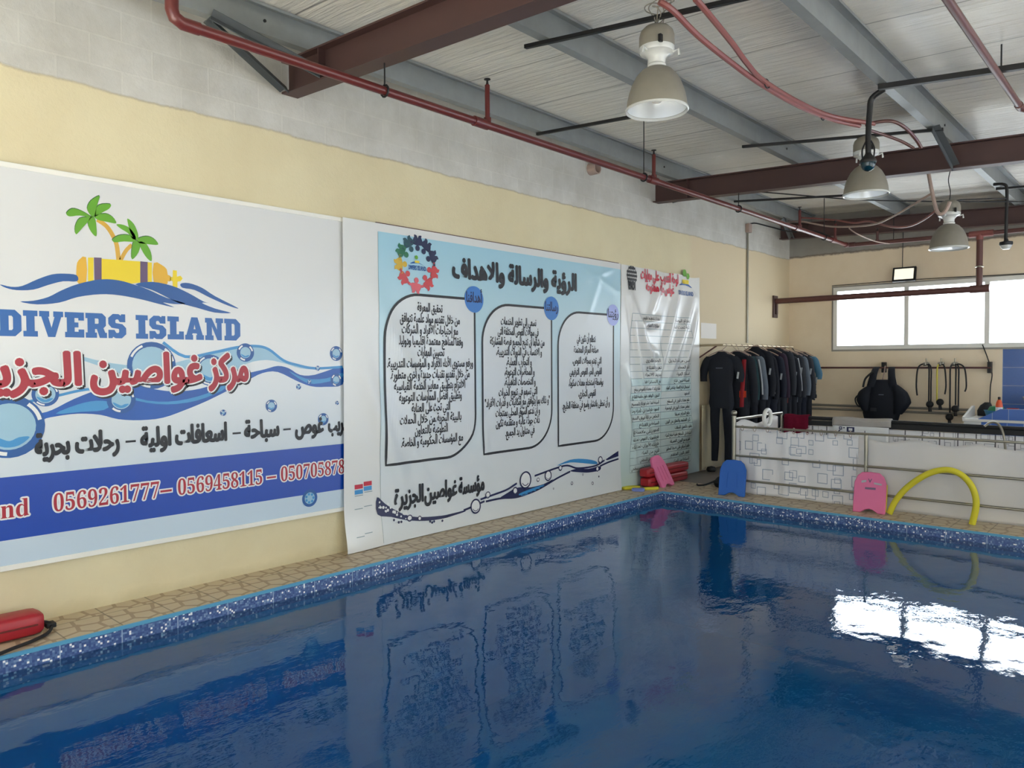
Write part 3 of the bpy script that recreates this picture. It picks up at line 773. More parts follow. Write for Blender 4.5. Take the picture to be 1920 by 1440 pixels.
# splash of water drawn across the board
m = MB()
put_poly(m, [sm(tr(Z1, [(110,1322),(200,1365),(280,1350),(400,1290),(560,1230),(700,1200),(820,1235),(950,1250),(1080,1235),(1180,1200),(1260,1165),(1340,1150),(1430,1130),(1500,1112),(1560,1125),(1620,1160),(1700,1160),(1850,1118),(1850,1212),(1760,1225),(1680,1222),(1600,1192),(1500,1145),(1420,1150),(1340,1188),(1240,1240),(1120,1300),(1000,1350),(880,1392),(760,1405),(640,1400),(540,1376),(420,1370),(300,1385),(230,1405),(180,1470),(150,1490),(110,1420)]), 3)], SA, .0008)
printed('splash_wave', m, MAT['wave_blue'], t)
m = MB(); put_poly(m, [sm(tr(Z1, [(620,1250),(800,1300),(960,1300),(1120,1260),(1230,1205),(1200,1245),(1060,1300),(900,1320),(740,1300)]), 3)], SA, .0012); printed('splash_highlight', m, MAT['wave_mid'], t)
m = MB(); put_poly(m, [sm(tr(Z1, [(1560,1140),(1650,1180),(1760,1180),(1846,1150),(1846,1175),(1760,1200),(1660,1205)]), 3)], SA, .0012); printed('splash_highlight', m, MAT['wave_mid'], t)
m = MB(); put_poly(m, [sm(tr(Z1, [(300,1370),(420,1320),(520,1300),(600,1310),(560,1350),(440,1360)]), 3)], SA, .0012); printed('splash_highlight', m, MAT['wave_mid'], t)
m = MB()
put_poly(m, [sm(tr(Z1, [(320,1040),(440,1060),(560,1090),(700,1110),(820,1125),(1000,1080),(1150,1045),(1280,1015),(1380,1008),(1450,1024),(1530,1084),(1600,1108),(1700,1130),(1620,1125),(1540,1100),(1440,1080),(1330,1100),(1240,1160),(1100,1200),(940,1225),(820,1200),(700,1180),(640,1150),(500,1100)]), 3)], SA, .0006)
printed('splash_mist', m, MAT['wave_pale'], t)
m = MB()
ribbon(m, sm(tr(Z1, [(880,985),(1000,1062),(1150,1040),(1280,1012),(1380,1005),(1450,1022),(1530,1082),(1600,1106),(1700,1125),(1850,1117)]), 4, False), .022, SA, .0013)
ribbon(m, sm(tr(Z1, [(0,1320),(120,1310),(300,1275),(430,1245),(560,1228)]), 4, False), .018, SA, .0013)
printed('splash_line', m, MAT['wave_mid'], t)
BUB = [MAT['logo_blue'], MAT['wave_pale'], MAT['wave_mid'], MAT['white_print']]
for zx, zy, r, wd in ((820,1110,128,26), (1135,1135,84,20), (1325,1040,50,20), (655,1295,74,24), (245,1265,66,18), (1465,1328,34,14), (1205,1365,17,9), (1612,1225,15,8), (1820,1312,11,7), (1745,1400,33,14), (1815,1045,40,16), (1815,1188,36,16), (1670,1198,12,6), (1715,1125,14,6), (50,1440,170,44)):
    c = Z1(zx, zy); k = abs(Z1(zx, zy + r)[1] - Z1(zx, zy - r)[1]) / 2; q = k * wd / r
    mb = MB(); ring(mb, c, k - q, k, SA, .0020); mb.cur = 3
    for a0 in (.2, 2.0, 3.9):
        ribbon(mb, [(c[0] + (k - q*.5)*math.cos(a0 + s*.12), c[1] + (k - q*.5)*math.sin(a0 + s*.12)) for s in range(7)], q * .45, SA, .0030, seg=9)
    mb.cur = 1; put_poly(mb, [disc(c, k - q)], SA, .0017); mb.cur = 2
    put_poly(mb, [sm([(c[0] + (k-q)*.9*math.cos(a), c[1] + (k-q)*.9*math.sin(a)) for a in (3.4, 3.9, 4.5, 5.1, 5.7)] + [(c[0] + (k-q)*.55*math.cos(a), c[1] + (k-q)*.62*math.sin(a)) for a in (5.4, 4.7, 4.0)], 3)], SA, .0024)
    build('bubble_print', fix_up(mb), BUB, t, smooth=False)
c = wall(580.6, 934)
mb = MB(); ring(mb, c, .05, .075, SA, .0020); mb.cur = 1; put_poly(mb, [disc(c, .05)], SA, .0017); mb.cur = 2
for q in range(7): a = q * .9; put_poly(mb, [disc((c[0] + .036*math.cos(a), c[1] + .036*math.sin(a)), .012, 8)], SA, .0022)
build('bubble_print', fix_up(mb), BUB, t, smooth=False)
# heading in red with pale outline and dark drop edge
m1, m2, m3 = MB(), MB(), MB()
zb = sum(Z1(a, b)[1] for a, b in ((1240, 1200), (640, 1198), (330, 1212))) / 3
for s, a, b in (('\u0645\u0631\u0643\u0632', 1132, 1335), ('\u063a\u0648\u0627\u0635\u064a\u0646', 495, 1085), ('\u0627\u0644\u062c\u0632\u064a\u0631\u0629', -235, 432)):
    y0, y1 = Z1(a, 1200)[0], Z1(b, 1200)[0]
    put_outline(m1, s, y0 + .014, y1 + .014, zb - .016, .30, SA, .0034, .020, True)
    put_outline(m2, s, y0, y1, zb, .30, SA, .0042, .024, True)
    put_outline(m3, s, y0, y1, zb, .30, SA, .0052, .013, True)
printed('heading_shade_lettering', m1, MAT['black_print'], t); printed('heading_outline_lettering', m2, MAT['white_print'], t); printed('heading_lettering', m3, MAT['red_print'], t)
# services
m = MB(); zb = sum(Z2(a, b)[1] for a, b in ((300, 290), (1000, 235), (1650, 182))) / 3
for s, a, b in (('\u0628\u062d\u0631\u064a\u0629', 192, 372), ('\u0631\u062d\u0644\u0627\u062a', 410, 640), ('\u0627\u0648\u0644\u064a\u0629', 762, 920), ('\u0627\u0633\u0639\u0627\u0641\u0627\u062a', 950, 1222), ('\u0633\u0628\u0627\u062d\u0629', 1322, 1505), ('\u063a\u0648\u0635', 1597, 1745), ('\u062a\u062f\u0631\u064a\u0628', 1775, 1888)):
    y0, y1 = Z2(a, 240)[0], min(Z2(b, 240)[0], A_Y1 + .1)
    m = MB(); put_text(m, s, y0, y1, zb, .195, SA, .004, .042); printed('service_lettering', m, MAT['black_print'], t)
m = MB()
for a in (705, 1278, 1550):
    y = Z2(a, 230)[0]; m.add([(.034, y - .035, zb + .04), (.034, y + .035, zb + .04), (.034, y + .035, zb + .055), (.034, y - .035, zb + .055)], [(0,1,2,3)])
printed('service_dash_lettering', m, MAT['black_print'], t)
# phone numbers
h = BANDZ[1] - BANDZ[0]
zb = sum(Z2(a, b)[1] for a, b in ((300, 605), (850, 535), (960, 515), (1410, 448), (1520, 435))) / 5
zt = sum(Z2(a, b)[1] for a, b in ((300, 512), (850, 445), (960, 430), (1410, 378), (1520, 360))) / 5
SZ = (zt - zb) / .68
for s, a, b in (('0569261777', 287, 858), ('0569458115', 960, 1415), ('0507058789', 1517, 1895), ('Island', -250, 152)):
    y0, y1 = Z2(a, 500)[0], Z2(b, 450)[0]
    q = bold_serif(s)
    m1, m2 = MB(), MB()
    put_outline(m1, q, y0, y1, zb, SZ, SA, .0036, .011, False); put_text(m2, q, y0, y1, zb, SZ, SA, .0046, 0, False)
    printed('phone_outline_lettering', m1, MAT['white_print'], t); printed('phone_lettering', m2, MAT['red_print'], t)
m1, m2 = MB(), MB()
for a in (895, 1465):
    y = Z2(a, 450)[0]; z = zb + (zt - zb) * .38
    m1.add([(.0336, y - .05, z - .018), (.0336, y + .05, z - .018), (.0336, y + .05, z + .018), (.0336, y - .05, z + .018)], [(0,1,2,3)])
    m2.add([(.0344, y - .042, z - .008), (.0344, y + .042, z - .008), (.0344, y + .042, z + .008), (.0344, y - .042, z + .008)], [(0,1,2,3)])
printed('phone_outline_lettering', m1, MAT['white_print'], t); printed('phone_lettering', m2, MAT['red_print'], t)

# ------------------------------------------------------------------ banner 2: the vision, mission and goals sheet
def ridge(y, z, a, b, w, amp):
    d = Vector((b[0]-a[0], b[1]-a[1])); L = d.length; d /= L
    q = Vector((y-a[0], z-a[1])); s = q.dot(d) / L; e = q.x * -d.y + q.y * d.x
    f = max(0.0, min(1.0, s)); fall = math.sin(math.pi * max(.02, min(.98, s))) if 0 <= s <= 1 else 0
    return amp * fall * math.exp(-(e / w) ** 2)
def SB(y, z):
    d = .062 + .012 * math.sin(y * 1.3 + .6) * math.sin(z * .9 + .4)
    d += ridge(y, z, (4.1, 2.6), (5.6, -.1), .10, .02) + ridge(y, z, (4.0, 2.0), (4.8, -.1), .09, .02)
    d += ridge(y, z, (4.9, 1.7), (6.3, -.1), .11, .016) + ridge(y, z, (4.3, 1.5), (5.3, -.2), .06, .012)
    d += ridge(y, z, (7.3, 2.9), (8.3, 2.6), .05, .012) + ridge(y, z, (7.4, 2.7), (8.2, 2.95), .04, .010) + ridge(y, z, (7.9, 3.0), (7.5, 2.2), .06, .01)
    d += .05 * math.exp(-((z - .0) / .25) ** 2) * math.exp(-((y - 3.9) / .5) ** 2) + .016 * math.exp(-((z) / .2) ** 2)
    return max(.05, d)
B_Y0, B_Y1, B_Z0, B_Z1 = 3.905, 8.265, .006, 3.0
t = thing('vision_banner', 'middle banner with three rounded text boxes and ring of figures', 'banner', (0, 6.1, 0))
m = MB(); m.keep = True
m.grid(lambda u, v: ((lambda y, z: (SB(y, z), y, z))(B_Y0 + (B_Y1 - B_Y0) * u - (.03 * (1 - v) ** 3) * (1 - u), B_Z0 + (B_Z1 - B_Z0) * v)), 200, 140)
build('sheet', m, MAT['banner_b'], t)
m = MB().box((.032, B_Y0 + .38, 2.985), (.045, B_Y1 - .02, 3.012)); build('top_batten', m, MAT['brown_pipe'], t, smooth=False)
m = MB(); ribbon(m, [(4.29, B_Z0 + .02), (4.29, B_Z1 - .08)], .004, SB, .002); printed('margin_line', m, MAT['row_line'], t)
def arc(c, r, a0, a1, n=12): return [(c[0] + r*math.cos(math.radians(a0 + (a1-a0)*k/n)), c[1] + r*math.sin(math.radians(a0 + (a1-a0)*k/n))) for k in range(n + 1)]
BOXES = []
mw, mo = MB(), MB()
for l, tp, rt, bt in ((Z3(330, 800), Z3(530, 524), Z3(907, 800), Z4(332, 521)), (Z3(955, 850), Z3(1110, 590), Z3(1405, 850), Z4(955, 450)), (Z3(1448, 900), Z3(1570, 637), Z3(1807, 900), Z4(1447, 398))):
    y0, y1, z1, z0 = l[0], rt[0], tp[1], bt[1]
    w = y1 - y0; R1, R2 = w * .36, w * .36
    out = [(y0, z0)] + [(y0 + (y1 - R2 - y0) * k / 10, z0) for k in range(1, 11)] + arc((y1 - R2, z0 + R2), R2, -90, 0)[1:] + [(y1, z0 + R2 + (z1 - z0 - R2) * k / 16) for k in range(1, 17)] + [(y1 + (y0 + R1 - y1) * k / 10, z1) for k in range(1, 11)] + arc((y0 + R1, z1 - R1), R1, 90, 180)[1:] + [(y0, z1 - R1 + (z0 - z1 + R1) * k / 16) for k in range(1, 16)]
    ribbon(mo, out, .026, SB, .0035, True, .05)
    def zlo(y): return z0 if y < y1 - R2 else z0 + R2 - math.sqrt(max(0, R2*R2 - (y - y1 + R2)**2))
    def zhi(y): return z1 if y > y0 + R1 else z1 - R1 + math.sqrt(max(0, R1*R1 - (y - y0 - R1)**2))
    ny, nz = 40, 60
    vs = []; 
    for j in range(nz + 1):
        for i in range(ny + 1):
            y = y0 + (y1 - y0) * i / ny; a, b = zlo(y), zhi(y); vs.append((y, a + (b - a) * j / nz))
    surf_add(mw, vs, [(j*(ny+1)+i, j*(ny+1)+i+1, (j+1)*(ny+1)+i+1, (j+1)*(ny+1)+i) for j in range(nz) for i in range(ny)], SB, .0018)
    BOXES.append((y0, y1, z0, z1))
printed('text_box_field', mw, MAT['box_white'], t); printed('text_box_outline', mo, MAT['black_print'], t)
for i, ((zx, zy, r), s) in enumerate(zip(((903, 555, 85), (1404, 612, 76), (1803, 655, 68)), ('\u0623\u0647\u062f\u0627\u0641\u0646\u0627', '\u0631\u0633\u0627\u0644\u062a\u0646\u0627', '\u0631\u0624\u064a\u062a\u0646\u0627'))):
    c = Z3(zx, zy); k = abs(Z3(zx, zy + r)[1] - Z3(zx, zy - r)[1]) / 2
    m = MB(); mt = MB(); put_poly(m, [disc(c, k, 36)], SB, .005); printed('title_disc', m, MAT['circle_violet' if i == 2 else 'circle_blue'], t)
    put_text(mt, s, c[0] - k*.82, c[0] + k*.82, c[1] - .03, .15, SB, .0065, .02)
    printed('disc_lettering', mt, MAT['navy_print'], t)
m = MB(); zb = (wall(720 + 640*.1979, 440 + 385*.1979)[1] + wall(720 + 1790*.1979, 440 + 545*.1979)[1]) / 2
for s, a, b in (('\u0648\u0627\u0644\u0627\u0647\u062f\u0627\u0641', 627, 1112), ('\u0648\u0627\u0644\u0631\u0633\u0627\u0644\u0629', 1157, 1530), ('\u0627\u0644\u0631\u0624\u064a\u0629', 1567, 1800)):
    put_text(m, s, wall(720 + a*.1979, 520)[0], wall(720 + b*.1979, 520)[0], zb, .275, SB, .005, .05)
printed('title_lettering', m, MAT['black_print'], t)
T1 = ['تحقيق المعرفة', 'من خلال تقديم مواد علمية تتوافق', 'مع إحتياجات الأفراد و الشركات', 'وفقا لمناهج معتمدة إقليميا ودوليا.', 'تحسين المهارات', 'ورفع مستوى الأداء للأفراد و المؤسسات التدريبية.', 'من خلال تقديم تقنيات جديدة و أخرى متطورة.', 'الالتزام بتطبيق معايير الخدمة القياسية', 'وتطبيق أفضل الممارسات التوعوية', 'التي تحث على العناية', 'بالبيئة البحرية .من خلال الحملات', 'التطوعية بالتعاون', 'مع المؤسسات الحكومية و الخاصة.']
L1 = [(560, 893, 180), (325, 1125, 335), (348, 1100, 480), (300, 1165, 625), (560, 915, 770), (155, 1300, 920), (200, 1255, 1065), (248, 1195, 1215), (315, 1145, 1360)]
L1 = [(700 + a*.1389, 700 + b*.1389, 560 + c*.1389) for a, b, c in L1] + [(700 + a*.1042, 700 + b*.1042, 730 + c*.1042) for a, b, c in ((640, 1315, 385), (425, 1510, 580), (700, 1280, 780), (450, 1550, 975))]
T2 = ['نسعى إلى تطوير الخدمات', 'في مجالات الغوص المختلفة التي', 'من شأنها أن تتيح للجميع فرصة المشاركة', 'و الانتساب في الدورات التدريبية،', 'و التجارب العملية،', 'و المحاضرات التوعوية،', 'و التخصصات التأهيلية،', 'التي تسهم في تنويع الخبرات', '"و ذلك بما يتوافق مع إمكانيات و قدرات الأفراد"', 'و أن ندعم السوق المحلي بمنتجات', 'ذات جودة عالية و متقدمه تكون', 'في متناول يد الجميع.']
L2 = [(890 + a*.1944, 890 + b*.1944, 580 + c*.1944) for a, b, c in ((225, 567, 155), (195, 590, 247), (120, 648, 345), (180, 622, 440), (278, 522, 535), (260, 550, 630), (258, 560, 725), (203, 577, 820), (68, 700, 915), (172, 603, 1015), (175, 600, 1105), (268, 550, 1205))]
T3 = ['نتطلع أن نكون في', 'صناعة المراكز المعتمدة', 'التي تهتم بمجالات الغوص،', 'الغوص الحر، الغوص الترفيهي', 'بواسطة إستخدام معدات سكوبا،', 'الغوص التجاري،', 'و أن نحظى بانتشار واسع في منطقة الخليج.']
L3 = [(1035 + a*.1943, 1035 + b*.1943, 570 + c*.1943) for a, b, c in ((222, 402, 365), (193, 430, 468), (180, 460, 575), (152, 463, 675), (143, 478, 785), (238, 405, 885), (82, 540, 995))]
for nm, TT, LL in (('goals_lettering', T1, L1), ('mission_lettering', T2, L2), ('outlook_lettering', T3, L3)):
    m = MB(); n = len(LL)
    zs = [wall((a + b) / 2, c)[1] for a, b, c in LL]
    k = (zs[-1] - zs[0]) / (n - 1)
    for i, (s, (a, b, c)) in enumerate(zip(TT, LL)):
        put_text(m, s, wall(a, c)[0], wall(b, c)[0], zs[0] + k * i, .118, SB, .004, .03)
    printed(nm, m, MAT['black_print'], t)
# emblem: a ring of linked figures round the little logo
C = Z3(540, 330); R = abs(Z3(540, 490)[1] - Z3(540, 170)[1]) / 2 * .90
cols = ['em_red', 'em_red', 'em_navy', 'em_navy', 'em_navy', 'em_teal', 'em_green', 'em_yellow', 'em_red', 'em_rose']
angs = [-15, -52, 25, 58, 88, 118, 150, 185, -140, -95]
acc = {}
for col, a in zip(cols, angs):
    mb = MB(); A = math.radians(a); up = Vector((math.cos(A), math.sin(A))); sd = Vector((-up.y, up.x)); cc = Vector(C)
    def Q(r, s): p = cc + up * (R * r) + sd * (R * s); return (p.x, p.y)
    put_poly(mb, [disc(Q(.72, 0), R * .13, 16)], SB, .005)
    put_poly(mb, [sm([Q(.86, -.24), Q(.86, .24), Q(1.05, .28), Q(1.2, .2), Q(1.3, .22), Q(1.28, .06), Q(1.14, .0), Q(1.28, -.06), Q(1.3, -.22), Q(1.2, -.2), Q(1.05, -.28)], 2)], SB, .004)
    ribbon(mb, [Q(.92, -.42), Q(.98, -.2), Q(.94, 0), Q(.98, .2), Q(.92, .42)], R * .12, SB, .006)
    printed('emblem_figure', mb, MAT[col], t)
m = MB(); put_poly(m, [sm([(C[0] - R*.42, C[1] + .0), (C[0] - R*.1, C[1] + R*.12), (C[0] + R*.42, C[1] - R*.04), (C[0] + R*.1, C[1] + R*.04), (C[0] - R*.1, C[1] + R*.03)], 3)], SB, .004)
put_text(m, 'DIVERS ISLAND', C[0] - R*.5, C[0] + R*.5, C[1] - R*.26, R * .28, SB, .004, .03, False); printed('emblem_name_lettering', m, MAT['logo_blue'], t)
m = MB(); put_poly(m, [[(C[0] - R*.14, C[1] + R*.06), (C[0] + R*.12, C[1] + R*.06), (C[0] + R*.12, C[1] + R*.16), (C[0] - R*.14, C[1] + R*.16)]], SB, .005); printed('emblem_tank', m, MAT['tank_yellow'], t)
m = MB(); put_poly(m, [disc((C[0] - R*.05, C[1] + R*.3), R * .1, 7)], SB, .005); printed('emblem_palm', m, MAT['leaf_green'], t)
# foot: institution name and splash
m = MB(); zb = (Z8(220, 420)[1] + Z8(820, 318)[1]) / 2
for s, a, b in (('الجزيرة', 180, 392), ('غواصين', 405, 640), ('مؤسسة', 655, 848)):
    put_text(m, s, Z8(a, 370)[0], Z8(b, 370)[0], zb, .235, SB, .005, .035)
printed('foot_lettering', m, MAT['black_print'], t)
mn, mb_, ml, mw = MB(), MB(), MB(), MB()
put_poly(mn, [sm(tr(Z8, [(50,366),(110,415),(200,470),(280,503),(380,513),(520,503),(640,478),(700,462),(700,472),(640,494),(520,527),(400,541),(260,535),(150,512),(50,494)]), 3)], SB, .003)
put_poly(mn, [sm(tr(Z8, [(960,375),(1040,320),(1110,292),(1200,292),(1300,267),(1372,230),(1300,287),(1210,332),(1120,362),(1040,367)]), 3)], SB, .003)
put_poly(mn, [sm(tr(Z8, [(1500,172),(1560,152),(1640,155),(1725,135),(1725,165),(1660,180),(1600,182)]), 3)], SB, .003)
put_poly(mn, [tr(Z8, [(1768,85),(1865,20),(1865,60),(1782,90)])], SB, .003)
put_poly(mb_, [sm(tr(Z8, [(1110,340),(1210,300),(1300,272),(1290,290),(1200,335),(1130,355)]), 3)], SB, .004)
put_poly(ml, [sm(tr(Z8, [(1400,132),(1500,87),(1600,80),(1690,95),(1702,120),(1600,112),(1500,107)]), 3)], SB, .003)
ln = MB()
for pts in ([(820,382),(1000,315),(1095,262)], [(1230,207),(1400,147),(1480,130),(1560,150),(1690,132),(1760,90)], [(860,397),(980,372),(1100,362),(1250,310),(1400,225),(1500,175)], [(1725,135),(1790,105),(1865,80)], [(690,462),(720,450),(850,395)]):
    ribbon(ln, sm(tr(Z8, pts), 5, False), .022, SB, .004)
mr = MB()
for zx, zy, r, w in ((1160,237,66,12), (780,432,56,12), (1332,205,40,9), (1080,318,30,9), (1728,88,28,8), (1425,148,22,7), (1705,155,20,6), (1510,262,13,5), (1665,262,12,5), (1370,302,7,3), (875,348,26,7), (1595,197,8,3), (285,520,26,8), (360,522,20,7), (1255,235,16,5)):
    c = Z8(zx, zy); k = abs(Z8(zx, zy + r)[1] - Z8(zx, zy - r)[1]) / 2
    mr = MB(); ring(mr, c, k * (1 - w / r), k, SB, .0062, 24); mr.cur = 1; put_poly(mr, [disc(c, k * (1 - w / r), 20)], SB, .005); mr.cur = 0
    ribbon(mr, [(c[0] + k*.62*math.cos(a), c[1] + k*.62*math.sin(a)) for a in (3.6, 4.0, 4.4, 4.8, 5.2, 5.6)], k*.1, SB, .0066, seg=9)
    build('drop_print', fix_up(mr), [MAT['navy_print'], MAT['white_print']], t, smooth=False)
random.seed(3)
for k in range(34):
    u = random.random(); c = Z8(60 + 230 * u, 420 + 85 * u + random.uniform(-32, 32)); put_poly(mw, [disc(c, random.uniform(.006, .016), 8)], SB, .005)
for zx, zy in ((205,552),(225,548),(440,545),(455,553),(470,545),(530,540),(1715,212),(170,535)): put_poly(mn, [disc(Z8(zx, zy), .013, 8)], SB, .004)
printed('splash_navy', mn, MAT['navy_print'], t); printed('splash_blue', mb_, MAT['wave_mid'], t); printed('splash_pale', ml, MAT['wave_mid'], t)
printed('splash_line', ln, MAT['navy_print'], t); printed('drop_dots', mw, MAT['white_print'], t)
for nm, mat, l in (('colour_mark_red', 'crimson_print', ((168, 658), (225, 637))), ('colour_mark_blue', 'wave_mid', ((168, 692), (225, 668)))):
    m = MB()
    for p in l:
        y, z = Z4(*p); m.add([(SB(yy, zz) + .002, yy, zz) for yy, zz in ((y - .045, z - .02), (y + .045, z - .02), (y + .045, z + .02), (y - .045, z + .02))], [(0,1,2,3)])
    printed(nm, m, MAT[mat], t)
m = MB()
for p in ((165, 800), (225, 780), (160, 975), (215, 950), (168, 715), (228, 690)):
    y, z = Z4(*p); ribbon(m, [(y - .045, z), (y + .045, z)], .007, SB, .002)
printed('register_mark', m, MAT['row_line'], t)

# ------------------------------------------------------------------ banner 3: the tall training table sheet
def SCn(y, z):
    d = .04 + .01 * math.sin(y * 2.1) * math.sin(z * 1.7)
    for a, b, w, amp in (((8.35, 2.85), (9.3, 1.2), .09, .05), ((8.45, 2.6), (8.9, 1.1), .06, .04), ((9.9, 2.9), (9.0, 1.1), .08, .045), ((10.3, 2.75), (9.3, 1.2), .09, .05), ((10.4, 2.5), (9.8, 1.3), .07, .04), ((9.4, 3.0), (9.0, 2.3), .07, .03), ((8.35, 1.7), (9.3, .1), .10, .04), ((8.33, 1.5), (8.7, .1), .07, .03), ((10.45, .9), (9.7, .45), .12, .03), ((8.6, 2.2), (9.4, 2.3), .08, .03), ((8.8, 1.9), (9.3, 1.8), .07, .025)):
        d += ridge(y, z, a, b, w, amp * 1.35)
    return max(.025, d)
C_Y0, C_Y1, C_Z0, C_Z1 = 8.29, 10.44, .01, 3.0
t = thing('training_banner', 'tall creased banner with table of text rows, left of wetsuits', 'banner', (0, 9.4, 0))
m = MB(); m.keep = True
m.grid(lambda u, v: ((lambda y, z: (SCn(y, z), y, z))(C_Y0 + (C_Y1 - C_Y0) * u, C_Z0 + (C_Z1 - C_Z0 - .03 * math.sin(u * 9) ** 2 * u) * v)), 130, 180)
build('sheet', m, MAT['banner_c'], t)
def Z6(zx, zy): return wall(1150 + zx * .15977, 490 + zy * .15977)
def Z7(zx, zy): return wall(1150 + zx * .17364, 670 + zy * .17364)
m = MB()
for s, a, b, zy in (('لوحة التدريب على مهارات', 310, 755, 232), ('غواص مياه مفتوحة', 375, 705, 362)):
    put_text(m, s, Z6(a, 230)[0], Z6(b, 230)[0], Z6((a + b) / 2, zy)[1], .185, SCn, .006, .04)
printed('title_lettering', m, MAT['crimson_print'], t)
m = MB(); c = Z6(200, 170)
for q in range(-2, 3):          # globe of latitude and longitude strokes
    hw = .13 * math.sqrt(1 - (q / 2.6) ** 2); ribbon(m, [(c[0] - hw, c[1] + q*.05), (c[0] + hw, c[1] + q*.05)], .03, SCn, .006)
    ribbon(m, [(c[0] + q * .055 * math.cos(a), c[1] + .13 * math.sin(a)) for a in (-1.4, -.9, -.4, .1, .6, 1.1, 1.4)], .012, SCn, .0065, seg=9)
put_text(m, 'PADI', Z6(150, 300)[0], Z6(215, 300)[0] + .05, Z6(180, 330)[1], .16, SCn, .006, .05, False); printed('diving_school_lettering', m, MAT['black_print'], t)
c = Z6(840, 290)
m = MB(); put_poly(m, [sm([(c[0] - .2, c[1]), (c[0], c[1] + .05), (c[0] + .2, c[1] - .02), (c[0], c[1] + .01)], 3)], SCn, .006); put_text(m, 'DIVERS ISLAND', c[0] - .22, c[0] + .22, c[1] - .14, .09, SCn, .006, .03, False); printed('corner_logo_wave', m, MAT['logo_blue'], t)
m = MB(); put_poly(m, [[(c[0] - .09, c[1] + .03), (c[0] + .09, c[1] + .03), (c[0] + .09, c[1] + .09), (c[0] - .09, c[1] + .09)]], SCn, .008); printed('corner_logo_tank', m, MAT['tank_yellow'], t)
m = MB(); put_poly(m, [disc((c[0] - .03, c[1] + .19), .06, 6)], SCn, .007); put_poly(m, [disc((c[0] + .07, c[1] + .15), .05, 6)], SCn, .007); printed('corner_logo_palm', m, MAT['leaf_green'], t)
rz1, rz0, NR = 2.36, .2, 22
h = (rz1 - rz0) / NR; mid = Z7(498, 500)[0]; ya, yb = C_Y0 + .22, C_Y1 - .28
m = MB(); mf = MB()
for k in range(NR + 1):
    z = rz0 + h * k; ribbon(m, [(ya, z), (yb, z)], .007, SCn, .003)
ribbon(m, [(mid, rz0), (mid, rz1)], .006, SCn, .003); ribbon(m, [(ya, rz0), (ya, rz1)], .006, SCn, .003); ribbon(m, [(yb, rz0), (yb, rz1)], .006, SCn, .003)
for k in range(NR):
    for j, (p, q) in enumerate(((ya, mid), (mid, yb))):
        if (k + (j if k % 3 else 0)) % 2 == 0 and k < 13:
            n = 10; vs = [(p + (q-p)*i/n, rz0 + h*k + h*e) for e in (0, .5, 1) for i in range(n + 1)]
            surf_add(mf, vs, [(r*(n+1)+i, r*(n+1)+i+1, (r+1)*(n+1)+i+1, (r+1)*(n+1)+i) for r in range(2) for i in range(n)], SCn, .0018)
printed('table_line', m, MAT['row_line'], t); printed('table_tint', mf, MAT['row_teal'], t)
RC = ['استخدام البوصلة', 'السباحة تحت الماء', 'سباحة عشر دقائق طفو', 'الهبوط الحر', 'تنظيف القناع', 'استعادة المنظم', 'التنفس من المنظم البديل', 'الطفو المحايد', 'استعادة الهواء', 'السباحة بدون قناع', 'استبدال قناع الغطاء وتنفس الهواء', 'الصعود', 'خلع معدات الوزن في السطح', 'تخلص معدات الوزن في الوضعية', 'خلع الحزام عميقا', 'كرر المشهد والتعلق من الوزن', 'طفو بالعمق للسقف', 'السباحة في السطح حقيبة سطح للمياه', 'طفو وضع الوزن العميقة', 'طقم السباق على ضبط المطور', 'القفز بالوزن المتقدم', 'السباحة من المياه']
LC = ['معدات تخطيط الغوص', 'مهارات الهواء', 'النزول بحبل', 'قناع مملوء', 'تبادل الهواء', 'استعادة المنظم', 'الصعود الطارئ', 'تفريغ القناع', 'تحديد الاتجاه', 'نفخ السترة فما', 'معا زيادة معدات الغوص سطح', 'النزول - الوقف فوق ملامسة القاع', 'السباحة لمدة عشر فوق القاع بالمسبح', 'الصعود - خلع السترة - تبديل - تأدية وحدة', 'التخلص من الثقالة فوق السطح', 'السباحة بدون القناع', 'الصعود من على ملامسة القاع', 'خلع وارتداء معدات الغوص - تحت الماء', 'خلع وارتداء الأوزان - تحت الماء', 'الخروج من المياه', 'مهارة الغوص السطحي', 'القفز من وضعية الجلوس سطحي']
m = MB()
for k in range(NR):
    if 2 <= k < 6: continue
    z = rz1 - h * (k + 1) + .03
    for s, yr in ((RC[k], yb - .05), (LC[k], mid - .05)): put_text(m, s, yr - min(.027 * len(s), .7), yr, z, .066, SCn, .0055, .012)
printed('table_lettering', m, MAT['black_print'], t)
m = MB().tube([(.03, C_Y0 - .01, 2.72), (.03, C_Y0 - .01, 3.0)], .018, 8); build('hanging_cord', m, MAT['black_rubber'], t)

# sheet of paper on the wall
ya, za = wall(1317, 634); yb, zb = wall(1346, 607)
tag(build('paper_notice', MB().box((.001, ya, za), (.005, yb, zb)), MAT['white_paper'], origin=(0, ya, za), smooth=False), 'blank white paper notice on the wall above the wetsuits', 'paper')

